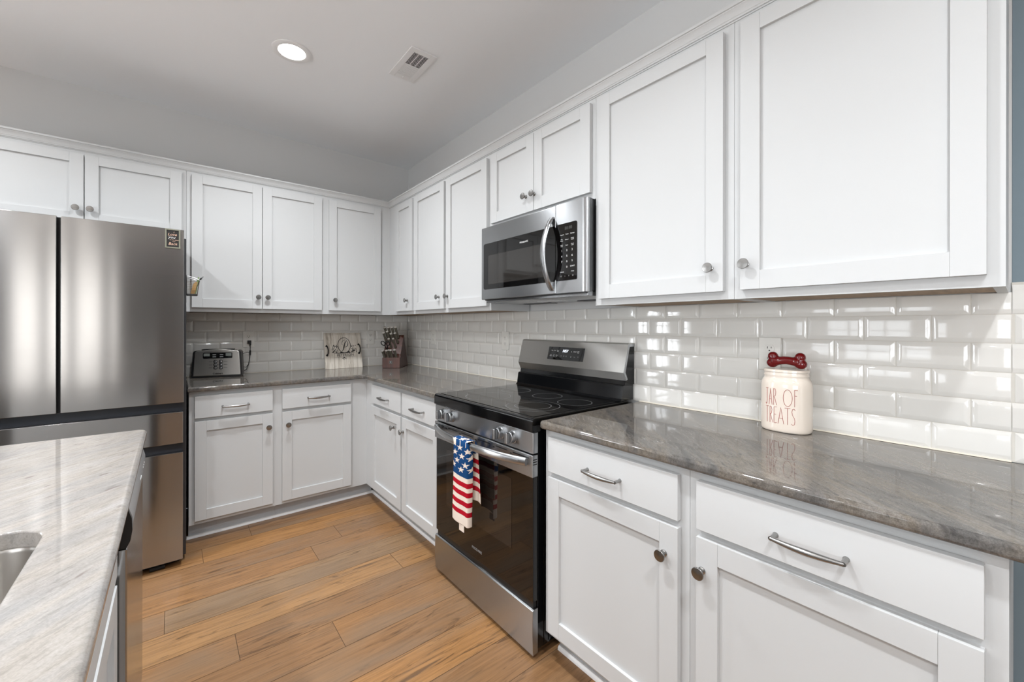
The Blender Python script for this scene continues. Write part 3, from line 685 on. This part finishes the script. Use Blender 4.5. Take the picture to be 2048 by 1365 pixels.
for idx, f in enumerate(fs):
    j, i = divmod(idx, NA); s_ = -Lb + Ltot * (j + .5) / NB; a = (i + .5) / NA
    blue = .150
    if s_ >= 0:
        if s_ < blue:
            cx_ = 160 + 235 * a; cy_ = 100 + s_ / blue * (455 + 0 * a) - 0
            f.material_index = 0 if any(star_in(cx_, (cy_ + 45 * (a - .35)), px_, py_, 44) for px_, py_ in STARS) else 1
        else:
            n = int((s_ - blue) / .0205); f.material_index = 2 if (n % 2 == 1 and n < 8) else 0
    else:
        b = -s_
        if b < .055: 
            cx_ = 160 + 235 * a; cy_ = 480 - b * 3000; f.material_index = 0 if any(star_in(cx_, cy_, px_, py_, 44) for px_, py_ in STARS) else 1
        else:
            n = int((b - .055) / .0205); f.material_index = 2 if (n % 2 == 1 and n < 9) else 0
tw = mb.build('dish_towel', [M['cw'], M['cb'], M['cr']], None, 60); tag(tw, 'stars and stripes dish towel folded over the oven door handle', 'towel')
so = tw.modifiers.new('thick', 'SOLIDIFY'); so.thickness = .0016; so.offset = 0
mb = MB(); mb.box((-.7400, -2.137, .374), (-.7388, -2.098, .404)); mb.build('care_tag', M['cw'], tw, 0)

# ------------------------------------------------------------------ microwave
mw = thing('microwave', (-.19, -2.122, 1.41), 'stainless over-the-range microwave with curved handle', 'microwave')
mb = MB(); mb.box((-.334, -2.4985, 1.4225), (-.012, -1.7455, 1.8185), .002)
mb.box((-.300, -2.4990, 1.55), (-.298, -2.4975, 1.553)); mb.build('case', M['black'], mw, 30)
mb = MB(); mb.box((-.345, -2.494, 1.400), (-.03, -1.75, 1.422), .004); un = mb.build('underside', M['steel2'], mw, 30)
mb = MB(); mb.box((-.356, -2.490, 1.412), (-.3455, -1.754, 1.4222)); mb.build('grille', M['black'], un, 0)
mb = MB(); mb.box((-.24, -2.20, 1.3975), (-.16, -2.06, 1.3998), .0005); mb.build('lamp_lens', M['mwlens'], un, 0)
mb = MB(); mb.box((-.11, -2.44, 1.3975), (-.05, -2.22, 1.3998)); mb.box((-.11, -2.02, 1.3975), (-.05, -1.80, 1.3998)); mb.build('grease_filter', M['darkgray'], un, 0)
mb = MB(); mb.box((-.372, -2.3255, 1.4165), (-.3345, -1.7405, 1.8160), .004, 3); md = mb.build('door', M['steel2'], mw, 30)
mb = MB(); mb.prism([(-2.3275, .0), (-2.5085, .0), (-2.5085, -.026), (-2.503, -.032), (-2.484, -.037), (-2.3275, -.037)], 'z', 1.4165, 1.8160, .0012, T=lambda y, x, z: (-.335 + x, y, z)); mc = mb.build('control_column', M['steel2'], mw, 30)
def rrect(y0, y1, z0, z1, r, n=5):
    P = []
    for cx_, cz_, a0 in ((y1 - r, z1 - r, 0), (y0 + r, z1 - r, 90), (y0 + r, z0 + r, 180), (y1 - r, z0 + r, 270)):
        for k in range(n + 1): a = math.radians(a0 + 90 * k / n); P.append((cx_ + r * math.cos(a), cz_ + r * math.sin(a)))
    return P
mb = MB(); mb.prism(rrect(-2.3252, -1.764, 1.472, 1.724, .012), 'x', -.3736, -.3705); wg = mb.build('window_glass', M['glass_black'], md, 30)
mb = MB(); mb.box((-.3741, -2.245, 1.499), (-.37365, -1.808, 1.656)); mb.build('window_screen', M['mwscreen'], wg, 0)
text('FRIGIDAIRE', .0125, M['print'], (-.3737, -2.107, 1.686), XR, UP, 'brand_lettering', wg, .0002)
mb = MB(); mb.prism(rrect(-2.455, -2.3290, 1.472, 1.725, .008), 'x', -.3736, -.3705); cpl = mb.build('keypad', M['glass_black'], mc, 30)
KX = -.3737
def kt(s_, y, z, sz, m='print'): text(s_, sz, M[m], (KX, y, z), XR, UP, 'key_print', cpl, .0002)
kt('88:88', -2.406, 1.702, .020, 'leddim')
for y, s_ in ((-2.368, 'Popcorn'), (-2.398, 'Potato'), (-2.430, 'Beverage')): kt(s_, y, 1.6755, .0065)
for y, s_ in ((-2.366, 'Melt\nSoften'), (-2.396, 'Defrost'), (-2.430, 'Reheat\nSensor')): kt(s_, y, 1.652, .0062)
for y, s_ in ((-2.366, 'Cook\nTime'), (-2.396, 'Timer'), (-2.430, 'Power\nLevel')): kt(s_, y, 1.627, .0062)
for k, ch in enumerate('123456789'): kt(ch, -2.366 - .031 * (k % 3), 1.604 - .0245 * (k // 3), .0125)
kt('0', -2.397, 1.531, .0125); kt('START', -2.430, 1.532, .0088); kt('+30 sec', -2.430, 1.510, .006); kt('CANCEL', -2.368, 1.510, .006)
for k in range(4): kt('O' if k in (0, 3) else ('i' if k == 1 else 'Y'), -2.362 - .0235 * k, 1.491, .0095, 'printdim')
hp = [(-.372 - .058 * math.sin(PI * k / 20) ** .8, -2.303, 1.434 + .330 * k / 20) for k in range(21)]
mb = MB(); rings = []
for k, p in enumerate(hp):
    a = Vector(hp[max(k - 1, 0)]); b = Vector(hp[min(k + 1, 20)]); d = (b - a).normalized(); n = Vector((-d.z, 0, d.x)); P = Vector(p)
    hw, ht = .0165 - .002 * abs(k - 10) / 10, .005
    rings.append([tuple(P + Vector((0, u * hw, 0)) + n * (v * ht)) for u, v in ((-1, -.5), (-.75, -1), (.75, -1), (1, -.5), (1, .5), (.75, 1), (-.75, 1), (-1, .5))])
mb.loft(rings); mb.build('handle', M['steel2'], md, 40)

# ------------------------------------------------------------------ outlets
def outlet(T, s, z, d, label, xr):
    o = thing('wall_outlet', T(s, d, z), label, 'outlet', 'white duplex outlets in the tile')
    mb = MB(T); mb.box((s - .0365, d, z - .060), (s + .0365, d + .0055, z + .060), .0022, 3); mb.build('cover_plate', M['plate'], o, 30)
    for q in (-1, 1):
        zc = z + q * .0195; mb = MB(T)
        P = [(s + .0165 * math.cos(2 * PI * k / 28), zc + max(-.0138, min(.0138, .0172 * math.sin(2 * PI * k / 28)))) for k in range(28)]
        mb.prism(P, 'y', d + .005, d + .0070, .0004, 1); rc = mb.build('receptacle', M['plate'], o, 30)
        mb = MB(T); mb.box((s - .0072, d + .0066, zc + .000), (s - .0052, d + .0073, zc + .008)); mb.box((s + .0052, d + .0066, zc + .001), (s + .0072, d + .0073, zc + .007))
        mb.prism([(s + .0026 * math.cos(2 * PI * k / 12), zc - .0068 + .0026 * math.sin(2 * PI * k / 12)) for k in range(12)], 'y', d + .0066, d + .0073); mb.build('slots', M['slot'], rc, 0)
    return o
outlet(BW, 1.280, 1.168, .0088, 'white wall outlet above the toaster with its black plug in it', XB)
outlet(BW, .363, 1.166, .0088, 'white wall outlet between the name sign and the knife block', XB)
outlet(RW, .520, 1.174, .0088, 'white wall outlet on the right wall nearest the corner', XR)
outlet(RW, 1.502, 1.171, .0088, 'white wall outlet just left of the range backguard', XR)
outlet(RW, 3.075, 1.169, .0088, 'white wall outlet behind the treat jar', XR)

# ------------------------------------------------------------------ toaster
TA = math.atan2(-.065, .281)
ts = thing('toaster', (-1.622, -.138, .9145), 'stainless two-slice toaster with black ends on the worktop beside the refrigerator', 'toaster', None, (0, 0, TA))
LOC[ts.name] = Vector((0, 0, 0))
def tpoly(g=0.): return [(-.0 - g, .012), (.286 + g, .012), (.2765 + g, .176 + g * .5), (.262, .183 + g * .5), (.20, .190 + g * .5), (.145, .193 + g * .5), (.09, .190 + g * .5), (.026, .183 + g * .5), (.0105 - g, .176 + g * .5)]
mb = MB(); mb.prism([(p[0] * .965 + .005, p[1]) for p in tpoly()], 'y', 0, .110, .006, 3); mb.build('housing', M['steel3'], ts, 35, local=True)
mb = MB()
mb.prism([(-.004, .006), (.012, .006), (.022, .176), (.026, .184), (.012, .181), (.006, .170)], 'y', .004, .108, .002); mb.prism([(.290, .006), (.274, .006), (.264, .176), (.260, .184), (.274, .181), (.280, .170)], 'y', .004, .108, .002); mb.build('end_panel', M['black'], ts, 30, local=True)
mb = MB(); mb.box((.004, .003, 0), (.282, .108, .0125), .002); mb.build('base', M['black'], ts, 30, local=True)
mb = MB(); mb.prism(rrect(.063, .231, .130, .170, .007), 'y', -.0016, .002); dpn = mb.build('display', M['blackgloss'], ts, 30, local=True)
for x0, x1 in ((.068, .102), (.192, .226)): mb = MB(); mb.box((x0, -.0022, .146), (x1, -.0014, .165)); mb.build('screen', M['lcd'], dpn, 0, local=True)
for x0 in (.117, .158):
    for z in (.139, .153): mb = MB(); mb.box((x0, -.0022, z), (x0 + .020, -.0014, z + .0045)); mb.build('display_mark', M['printdim'], dpn, 0, local=True)
for k in range(6):
    x = .1335 + .031 * (k % 2); z = .108 - .021 * (k // 2)
    mb = MB(); mb.lathe((x, .0005, z), (0, -1, 0), [(.001, 0), (.0083, 0), (.0083, .0036), (.0074, .0046), (.001, .0049)], 20, mi=0)
    bt_ = mb.build('button', M['steel2'], ts, 40, local=True)
    mb = MB(); mb.lathe((x, .0003, z), (0, -1, 0), [(.0086, 0), (.0122, 0), (.0122, .0016), (.0110, .0022), (.0086, .0022)], 20); mb.build('button_ring', M['black'], bt_, 40, local=True)
    mb = MB(); xx = x + (-.037 if k % 2 == 0 else .017); mb.box((xx, -.0008, z - .001), (xx + .020, .0002, z + .001)); mb.build('button_print', M['printdark'], bt_, 0, local=True)
text('Cuisinart', .0155, M['vinyl'], (.147, -.0003, .026), (1, 0, 0), (0, 0, 1), 'brand_lettering', ts, .0003, local=True, bold=.0006)
mb = MB(); mb.box((.050, .028, .182), (.235, .046, .1925), .002); mb.box((.050, .066, .182), (.235, .084, .1925), .002); mb.build('slot', M['black'], ts, 30, local=True)
# cord up to the outlet (world points into toaster space)
inv = Matrix.Translation((-1.622, -.138, .9145)) @ Matrix.Rotation(TA, 4, 'Z'); inv = inv.inverted()
def tl_(p): return tuple(inv @ Vector(p))
mb = MB()
mb.tube([tl_(p) for p in ((-1.346, -.110, .942), (-1.325, -.100, .938), (-1.302, -.085, .950), (-1.286, -.062, .985), (-1.277, -.040, 1.025), (-1.273, -.030, 1.060), (-1.272, -.028, 1.100), (-1.272, -.030, 1.132))], .0026, 8)
mb.tube([tl_(p) for p in ((-1.276, -.036, 1.030), (-1.285, -.05, .985), (-1.302, -.070, .965), (-1.325, -.085, .972), (-1.344, -.095, .985))], .0022, 8)
mb.tube([tl_(p) for p in ((-1.273, -.030, 1.062), (-1.288, -.04, 1.072), (-1.310, -.05, 1.068), (-1.335, -.075, 1.060))], .0018, 6)
mb.tube([tl_(p) for p in ((-1.2735, -.0300, 1.050), (-1.272, -.0285, 1.085))], [.0055, .0055], 8)
mb.build('power_cord', M['rubber'], ts, 50, local=True)
mb = MB(); mb.box((-1.2895, -.0345, 1.136), (-1.2645, -.0165, 1.160), .003); mb.box((-1.278, -.036, 1.124), (-1.266, -.024, 1.140), .002)
for v in mb.bm.verts: v.co = inv @ v.co
mb.build('plug', M['black'], ts, 30, local=True)

# ------------------------------------------------------------------ painted sign
SG = math.radians(-12.6)
sg = thing('wooden_sign', (-.757, -.0905, .9146), 'square distressed wooden name sign with black monogram leaning on the backsplash', 'sign', None, (SG, 0, math.radians(.5)))
LOC[sg.name] = Vector((0, 0, 0))
mb = MB()
for k in range(4): mb.box((.0755 * k + .0003, 0, 0), (.0755 * (k + 1) - .0003, .012, .302), .0012)
mb.build('board', M['board'], sg, 30, local=True)
def sp(x, y): return ((x - 122) / 1125 * .302, (1275 - y) / 1125 * .302)
mb = MB()
def stroke(pts, w):
    P = [sp(*p) for p in pts]; Q = []
    for k in range(len(P) - 1):
        for q in range(6):
            t_ = q / 6; p0 = P[max(k - 1, 0)]; p1 = P[k]; p2 = P[k + 1]; p3 = P[min(k + 2, len(P) - 1)]
            Q.append(tuple(.5 * ((2 * p1[i]) + (-p0[i] + p2[i]) * t_ + (2 * p0[i] - 5 * p1[i] + 4 * p2[i] - p3[i]) * t_ ** 2 + (-p0[i] + 3 * p1[i] - 3 * p2[i] + p3[i]) * t_ ** 3) for i in (0, 1)))
    Q.append(P[-1]); n = len(Q)
    ws = [(w[0] + (w[1] - w[0]) * math.sin(PI * k / (n - 1))) / 2 for k in range(n)]
    mb.tube([(q[0], -.0004, q[1]) for q in Q], ws, 8, flat=(.25, 1.0), up=(0, 1, 0))
stroke([(805, 395), (745, 480), (705, 600), (680, 680), (640, 748)], (.0028, .0085))
stroke([(800, 400), (832, 480), (815, 565), (770, 605), (722, 612)], (.002, .0055))
stroke([(806, 386), (740, 382), (680, 408), (645, 465), (650, 520), (668, 546)], (.0018, .003))
stroke([(715 + 190 * math.sin(2 * PI * k / 24), 548 - 240 * math.cos(2 * PI * k / 24)) for k in range(25)], (.0044, .0052))
stroke([(400, 803), (560, 797), (715, 795), (880, 790), (1045, 778)], (.0015, .0055)); stroke([(395, 935), (700, 920), (1060, 905)], (.0012, .0016))
stroke([(570, 792), (620, 770), (650, 790)], (.003, .011)); stroke([(880, 786), (835, 755), (800, 786)], (.003, .011))
rl = random.Random(5)
for side in (-1, 1):
    for k in range(26):
        x = 715 + side * rl.uniform(215, 370); y = rl.uniform(530, 780); x -= side * max(0, (560 - y)) * .2
        a = rl.uniform(0, PI); ln = rl.uniform(14, 26); dx, dy = math.cos(a) * ln, math.sin(a) * ln
        stroke([(x - dx, y - dy), (x, y), (x + dx, y + dy)], (.0006, .0055))
    for k in range(4): x = 715 + side * (235 + 35 * k); stroke([(715 + side * 200, 780), (x, 700 - 10 * k), (x + side * 20, 560 + 25 * k)], (.0008, .0014))
for k in range(9): x, y = 715 + rl.uniform(-70, 90), 935 + rl.uniform(0, 80) * (1 - abs(k - 4) / 6); stroke([(x - 16, y - 8), (x, y), (x + 14, y + 10)], (.0006, .005))
mb.build('monogram', M['vinyl'], sg, 40, local=True)
text('PETERSON', .0295, M['vinyl'], (.165, -.0006, .1105), (.999, 0, .033), (-.033, 0, .999), 'name_lettering', sg, .0004, local=True, squeeze=.98)
for x0, z0, z1 in ((82, 565, 852), (1055, 535, 815)):
    xa = (x0 + 105 - 122) / 1125 * .302; za, zb_ = sp(0, z0)[1], sp(0, z1)[1]
    mb = MB()
    for z in (za, zb_): mb.prism([(xa, z + .0105), (xa + .0105, z), (xa, z - .0105), (xa - .0105, z)], 'y', -.003, .0, .0008)
    mb.tube([(xa, -.002, za), (xa + .004, -.016, za - .010), (xa + .0065, -.022, (za + zb_) / 2), (xa + .004, -.016, zb_ + .010), (xa, -.002, zb_)], [.004, .0042, .0048, .0042, .004], 10)
    mb.build('handle', M['iron'], sg, 40, local=True)

# ------------------------------------------------------------------ knife block and knives
KA = math.atan2(-.091, .115); KO = Vector((-.360, -.278, .9146))
kb = thing('knife_block', tuple(KO), 'dark walnut slanted knife block in the corner full of knives', 'knife block', None, (0, 0, KA))
LOC[kb.name] = Vector((0, 0, 0))
KW = .1465
mb = MB(); mb.prism([(0, 0), (0, .0885), (.030, .0885), (.034, .120), (.140, .2745), (.148, .2745), (.285, .004), (.282, 0)], 'x', 0, KW, .0025, 2, angle=.3); mb.build('block', M['kwood'], kb, 35, local=True)
mb = MB(); mb.box((.058, -.0007, .038), (.082, .0005, .062)); lg = mb.build('logo_plate', M['lcd'], kb, 0, local=True)
mb = MB(); mb.box((.061, -.0012, .041), (.079, -.0004, .059)); mb.build('logo_panel', M['vinyl'], lg, 0, local=True)
mb = MB(); mb.tube([(.070, -.0016, .055), (.070, -.0016, .045)], .0016, 6); mb.tube([(.066, -.0016, .052), (.072, -.0016, .055)], .0012, 6); mb.build('logo_mark', M['print'], lg, 0, local=True)
KM = Matrix.Translation(KO) @ Matrix.Rotation(KA, 4, 'Z')
hd = Vector((-.12, -.5, .85)).normalized()
def knife(x, base, ln, r, label):
    B = KM @ Vector((x, base[0], base[1])); D = (KM.to_3x3() @ hd).normalized(); X_ = (KM.to_3x3() @ Vector((1, 0, 0)))
    o = thing('kitchen_knife', tuple(B), label, 'knife', 'knives in the walnut knife block')
    mb = MB(); P = [B + D * (.004 + ln * k / 8) for k in range(9)]
    mb.tube([tuple(p) for p in P], [r * (1.0 - .12 * math.sin(PI * k / 8)) for k in range(9)], 12, flat=(.82, 1.0), up=tuple(D.cross(X_))); mb.build('handle', M['handle'], o, 45)
    mb = MB(); mb.tube([tuple(B + D * (.004 + ln + .0003)), tuple(B + D * (.004 + ln + .007)), tuple(B + D * (.004 + ln + .0085))], [r * 1.03, r * 1.03, r * .8], 12, flat=(.85, 1.0), up=tuple(D.cross(X_))); mb.build('end_cap', M['cap'], o, 45)
    mb = MB(); mb.tube([tuple(B + D * .0008), tuple(B + D * .0038)], r * .7, 10, flat=(.7, .9), up=tuple(D.cross(X_))); mb.build('bolster', M['steel2'], o, 45)
sl = lambda u: (.034 + .106 * u, .120 + .1545 * u)
ordn = ['leftmost', 'second from left', 'third from left', 'rightmost']
for k, (x, u) in enumerate(((.015, .811), (.045, .817), (.075, .817), (.104, .823))): knife(x, sl(u), .105, .0122, '%s large knife in the top row of the knife block' % ordn[k])
for k, (x, u, ln) in enumerate(((.010, .571, .095), (.039, .631, .095), (.070, .576, .085), (.107, .544, .095))): knife(x, sl(u), ln, .0110, '%s knife in the second row of the knife block' % ordn[k])
for k, (x, u) in enumerate(((.059, .294), (.096, .300))): knife(x, sl(u), .085, .0098, '%s small knife in the third row of the knife block' % ('left' if k == 0 else 'right'))
for k in range(4): knife(.016 + .034 * k, (.011, .0885), .060 + .003 * k, .0105, '%s steak knife in the front row of the knife block' % ordn[k])
for k in range(3): knife(.022 + .043 * k, (.0245, .0885), .066, .0085, '%s steak knife in the row behind the front one' % ['left', 'middle', 'right'][k])
# shears
B = KM @ Vector((.026, *sl(.22))); D = (KM.to_3x3() @ hd).normalized(); X_ = KM.to_3x3() @ Vector((1, 0, 0))
sc_ = thing('kitchen_shears', tuple(B), 'black-handled kitchen shears at the left of the knife block', 'shears')
for q in (-1, 1):
    mb = MB(); c0 = B + D * .062 + X_ * (q * .019)
    mb.tube([tuple(c0 + X_ * (.0155 * math.cos(2 * PI * k / 20)) + D * (.021 * math.sin(2 * PI * k / 20))) for k in range(21)], .0038, 8)
    mb.tube([tuple(B + X_ * (q * .004) + D * .0), tuple(B + X_ * (q * .008) + D * .025), tuple(B + X_ * (q * .012) + D * .045)], .0042, 8); mb.build('finger_loop', M['black'], sc_, 50)

# ------------------------------------------------------------------ treat jar
JC = Vector((-.083, -3.151, .9145))
jr = thing('treat_jar', tuple(JC), 'cream ceramic treat jar with thin red lettering and red bone lid', 'jar')
JA, JB = .0745, .0560
def jring(z, k, n=56, e=2.4):
    R = []
    for i in range(n):
        a = 2 * PI * i / n; c_, s__ = math.cos(a), math.sin(a)
        R.append((JC.x + JB * k * math.copysign(abs(s__) ** (2 / e), s__), JC.y + JA * k * math.copysign(abs(c_) ** (2 / e), c_), z))
    return R
mb = MB(); z0 = .9147
mb.loft([jring(z0, .93), jring(z0 + .002, .965), jring(z0 + .007, .992), jring(z0 + .015, 1), jring(1.062, 1), jring(1.074, .992), jring(1.083, .965), jring(1.090, .92), jring(1.0935, .885), jring(1.096, .872), jring(1.101, .872), jring(1.1025, .888), jring(1.1065, .888), jring(1.108, .872), jring(1.1145, .872)]); mb.build('body', M['cream'], jr, 50)
mb = MB(); mb.loft([jring(1.1149, .885), jring(1.1155, .900), jring(1.121, .900), jring(1.1235, .885), jring(1.1245, .80)]); ld = mb.build('lid', M['cream'], jr, 50)
mb = MB()
mb.tube([(JC.x, JC.y + .040 - .0080 * k, 1.1515 + .002 * math.cos(PI * (k - 5) / 5)) for k in range(11)], [.019, .017, .0152, .0145, .0142, .0140, .0142, .0145, .0152, .017, .019], 18)
for q in (-1, 1):
    mb.ball((JC.x, JC.y + q * .0410, 1.1655), .0168, (.85, 1, 1)); mb.ball((JC.x, JC.y + q * .0425, 1.1428), .0182, (.85, 1.05, .92)); mb.ball((JC.x, JC.y + q * .038, 1.154), .0158, (.85, 1, 1))
bn_ = mb.build('bone_knob', M['red'], ld, 60)
rm = bn_.modifiers.new('join', 'REMESH'); rm.mode = 'VOXEL'; rm.voxel_size = .0018; rm.use_smooth_shade = True
sm = bn_.modifiers.new('soft', 'SMOOTH'); sm.iterations = 14; sm.factor = .5
# lettering strokes traced on the jar front; unit box per letter (x 0..1, y 0..1)
LET = {'J': [[(.15, 1), (1.35, 1)], [(.80, 1), (.78, .25), (.62, .04), (.38, .0), (.15, .10)]], 'A': [[(0, 0), (.5, 1), (1, 0)], [(.16, .62 - .28), (.84, .34)]], 'R': [[(.1, 0), (.1, 1)], [(.1, 1), (.55, .98), (.75, .80), (.6, .58), (.1, .50)], [(.3, .5), (1, 0)]],
       'O': [[(.5 + .5 * math.sin(2 * PI * k / 20), .5 + .5 * math.cos(2 * PI * k / 20)) for k in range(21)]], 'F': [[(.1, 0), (.1, 1)], [(.1, 1), (1, 1)], [(.1, .66), (.75, .66)]], 'T': [[(.5, 0), (.5, 1)], [(-.1, 1), (1.1, 1)]], 'E': [[(1, .04), (.1, 0), (.1, 1), (1, 1)], [(.1, .55), (.8, .55)]],
       'S': [[(.95, .90), (.7, 1), (.35, .96), (.18, .80), (.35, .60), (.72, .44), (.90, .25), (.75, .05), (.4, 0), (.08, .08)]]}
def jx(a, e=2.4): return JC.x - JB * (max(0., 1 - (abs(a) / JA) ** e)) ** (1 / e) - .0004
mb = MB()
def letters(spec, z0, z1):
    for ch, a0, a1 in spec:
        for st in LET[ch]:
            pts = []
            for k in range(len(st) - 1):
                for q in range(4):
                    u = q / 4; pts.append((st[k][0] * (1 - u) + st[k + 1][0] * u, st[k][1] * (1 - u) + st[k + 1][1] * u))
            pts.append(st[-1]); Q = []
            for x, y in pts:
                a = (a0 + (a1 - a0) * x) * 1.05 + .002; Q.append((jx(a), JC.y - a, z0 + (z1 - z0) * y))
            mb.tube(Q, .00062, 6)
letters([('J', -.0470, -.0400), ('A', -.0355, -.0260), ('R', -.0225, -.0120), ('O', .0060, .0300), ('F', .0350, .0435)], 1.0045, 1.0600)
letters([('T', -.0455, -.0370), ('R', -.0335, -.0235), ('E', -.0210, -.0120), ('A', -.0085, .0075), ('T', .0115, .0240), ('S', .0270, .0380)], .9440, .9985)
mb.build('lettering', M['redline'], jr, 50)

# ------------------------------------------------------------------ ceiling fittings
for k, (x, y) in enumerate(CANS):
    if k == 0:
        lt = thing('recessed_light', (x, y, RZ), 'round white recessed ceiling light, switched on', 'ceiling light', 'recessed ceiling lights')
    else:
        lt = thing('recessed_light', (x, y, RZ), 'round recessed ceiling light out of the frame, in a grid extended for bounce light', 'ceiling light', 'recessed ceiling lights')
    mb = MB(); mb.lathe((x, y, RZ - .0005), (0, 0, -1), [(.001, 0), (.096, 0), (.096, .003), (.090, .006), (.074, .0075), (.068, .004), (.001, .004)], 40); mb.build('trim_ring', M['trim'], lt, 40)
    mb = MB(); mb.lathe((x, y, RZ - .0047), (0, 0, -1), [(.001, 0), (.066, 0), (.060, .0022), (.001, .0030)], 40); mb.build('lens', M['lamp'], lt, 40)
    area('can_light', (x, y, RZ - .0095), (0, 0, -1), .12, .12, CAN_W, WARM, 'DISK', math.radians(140))
vt = thing('ceiling_vent', (-.671, -1.485, RZ), 'white rectangular air vent in the ceiling', 'vent')
vx0, vx1, vy0, vy1 = -.746, -.596, -1.637, -1.334
mb = MB(); zt_ = RZ - .0008
for a, b in (((vx0, vy0), (vx0 + .032, vy1)), ((vx1 - .032, vy0), (vx1, vy1)), ((vx0 + .032, vy0), (vx1 - .032, vy0 + .036)), ((vx0 + .032, vy1 - .036), (vx1 - .032, vy1))): mb.box((a[0], a[1], zt_ - .006), (b[0], b[1], zt_), .0012)
mb.build('frame', M['trim'], vt, 30)
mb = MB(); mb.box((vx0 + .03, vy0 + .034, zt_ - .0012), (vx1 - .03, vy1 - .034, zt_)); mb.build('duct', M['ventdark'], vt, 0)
ymid = (vy0 + vy1) / 2
mb = MB()
for k in range(11): y = vy0 + .040 + .0108 * k; mb.add([(vx0 + .032, y, zt_ - .0056), (vx1 - .032, y, zt_ - .0056), (vx1 - .032, y + .0056, zt_ - .0044), (vx0 + .032, y + .0056, zt_ - .0044)], [(0, 1, 2, 3)])
mb.build('louvers', M['trim'], vt, 0)
mb = MB()
for k in range(11): y = ymid + .0008 + .0108 * k; mb.box((vx0 + .032, y, zt_ - .0060), (vx1 - .032, y + .0088, zt_ - .0045))
mb.build('louvers', M['trim'], vt, 0)
mb = MB()
for x in (vx0 + .060, vx1 - .060): mb.box((x - .0012, vy0 + .036, zt_ - .0059), (x + .0012, ymid, zt_ - .0016))
mb.build('cross_bars', M['trim'], vt, 0)
mb = MB(); mb.box((vx0 + .075, vy1 - .034, zt_ - .012), (vx0 + .079, vy1 - .022, zt_ - .0055)); mb.build('damper_lever', M['trim'], vt, 0)
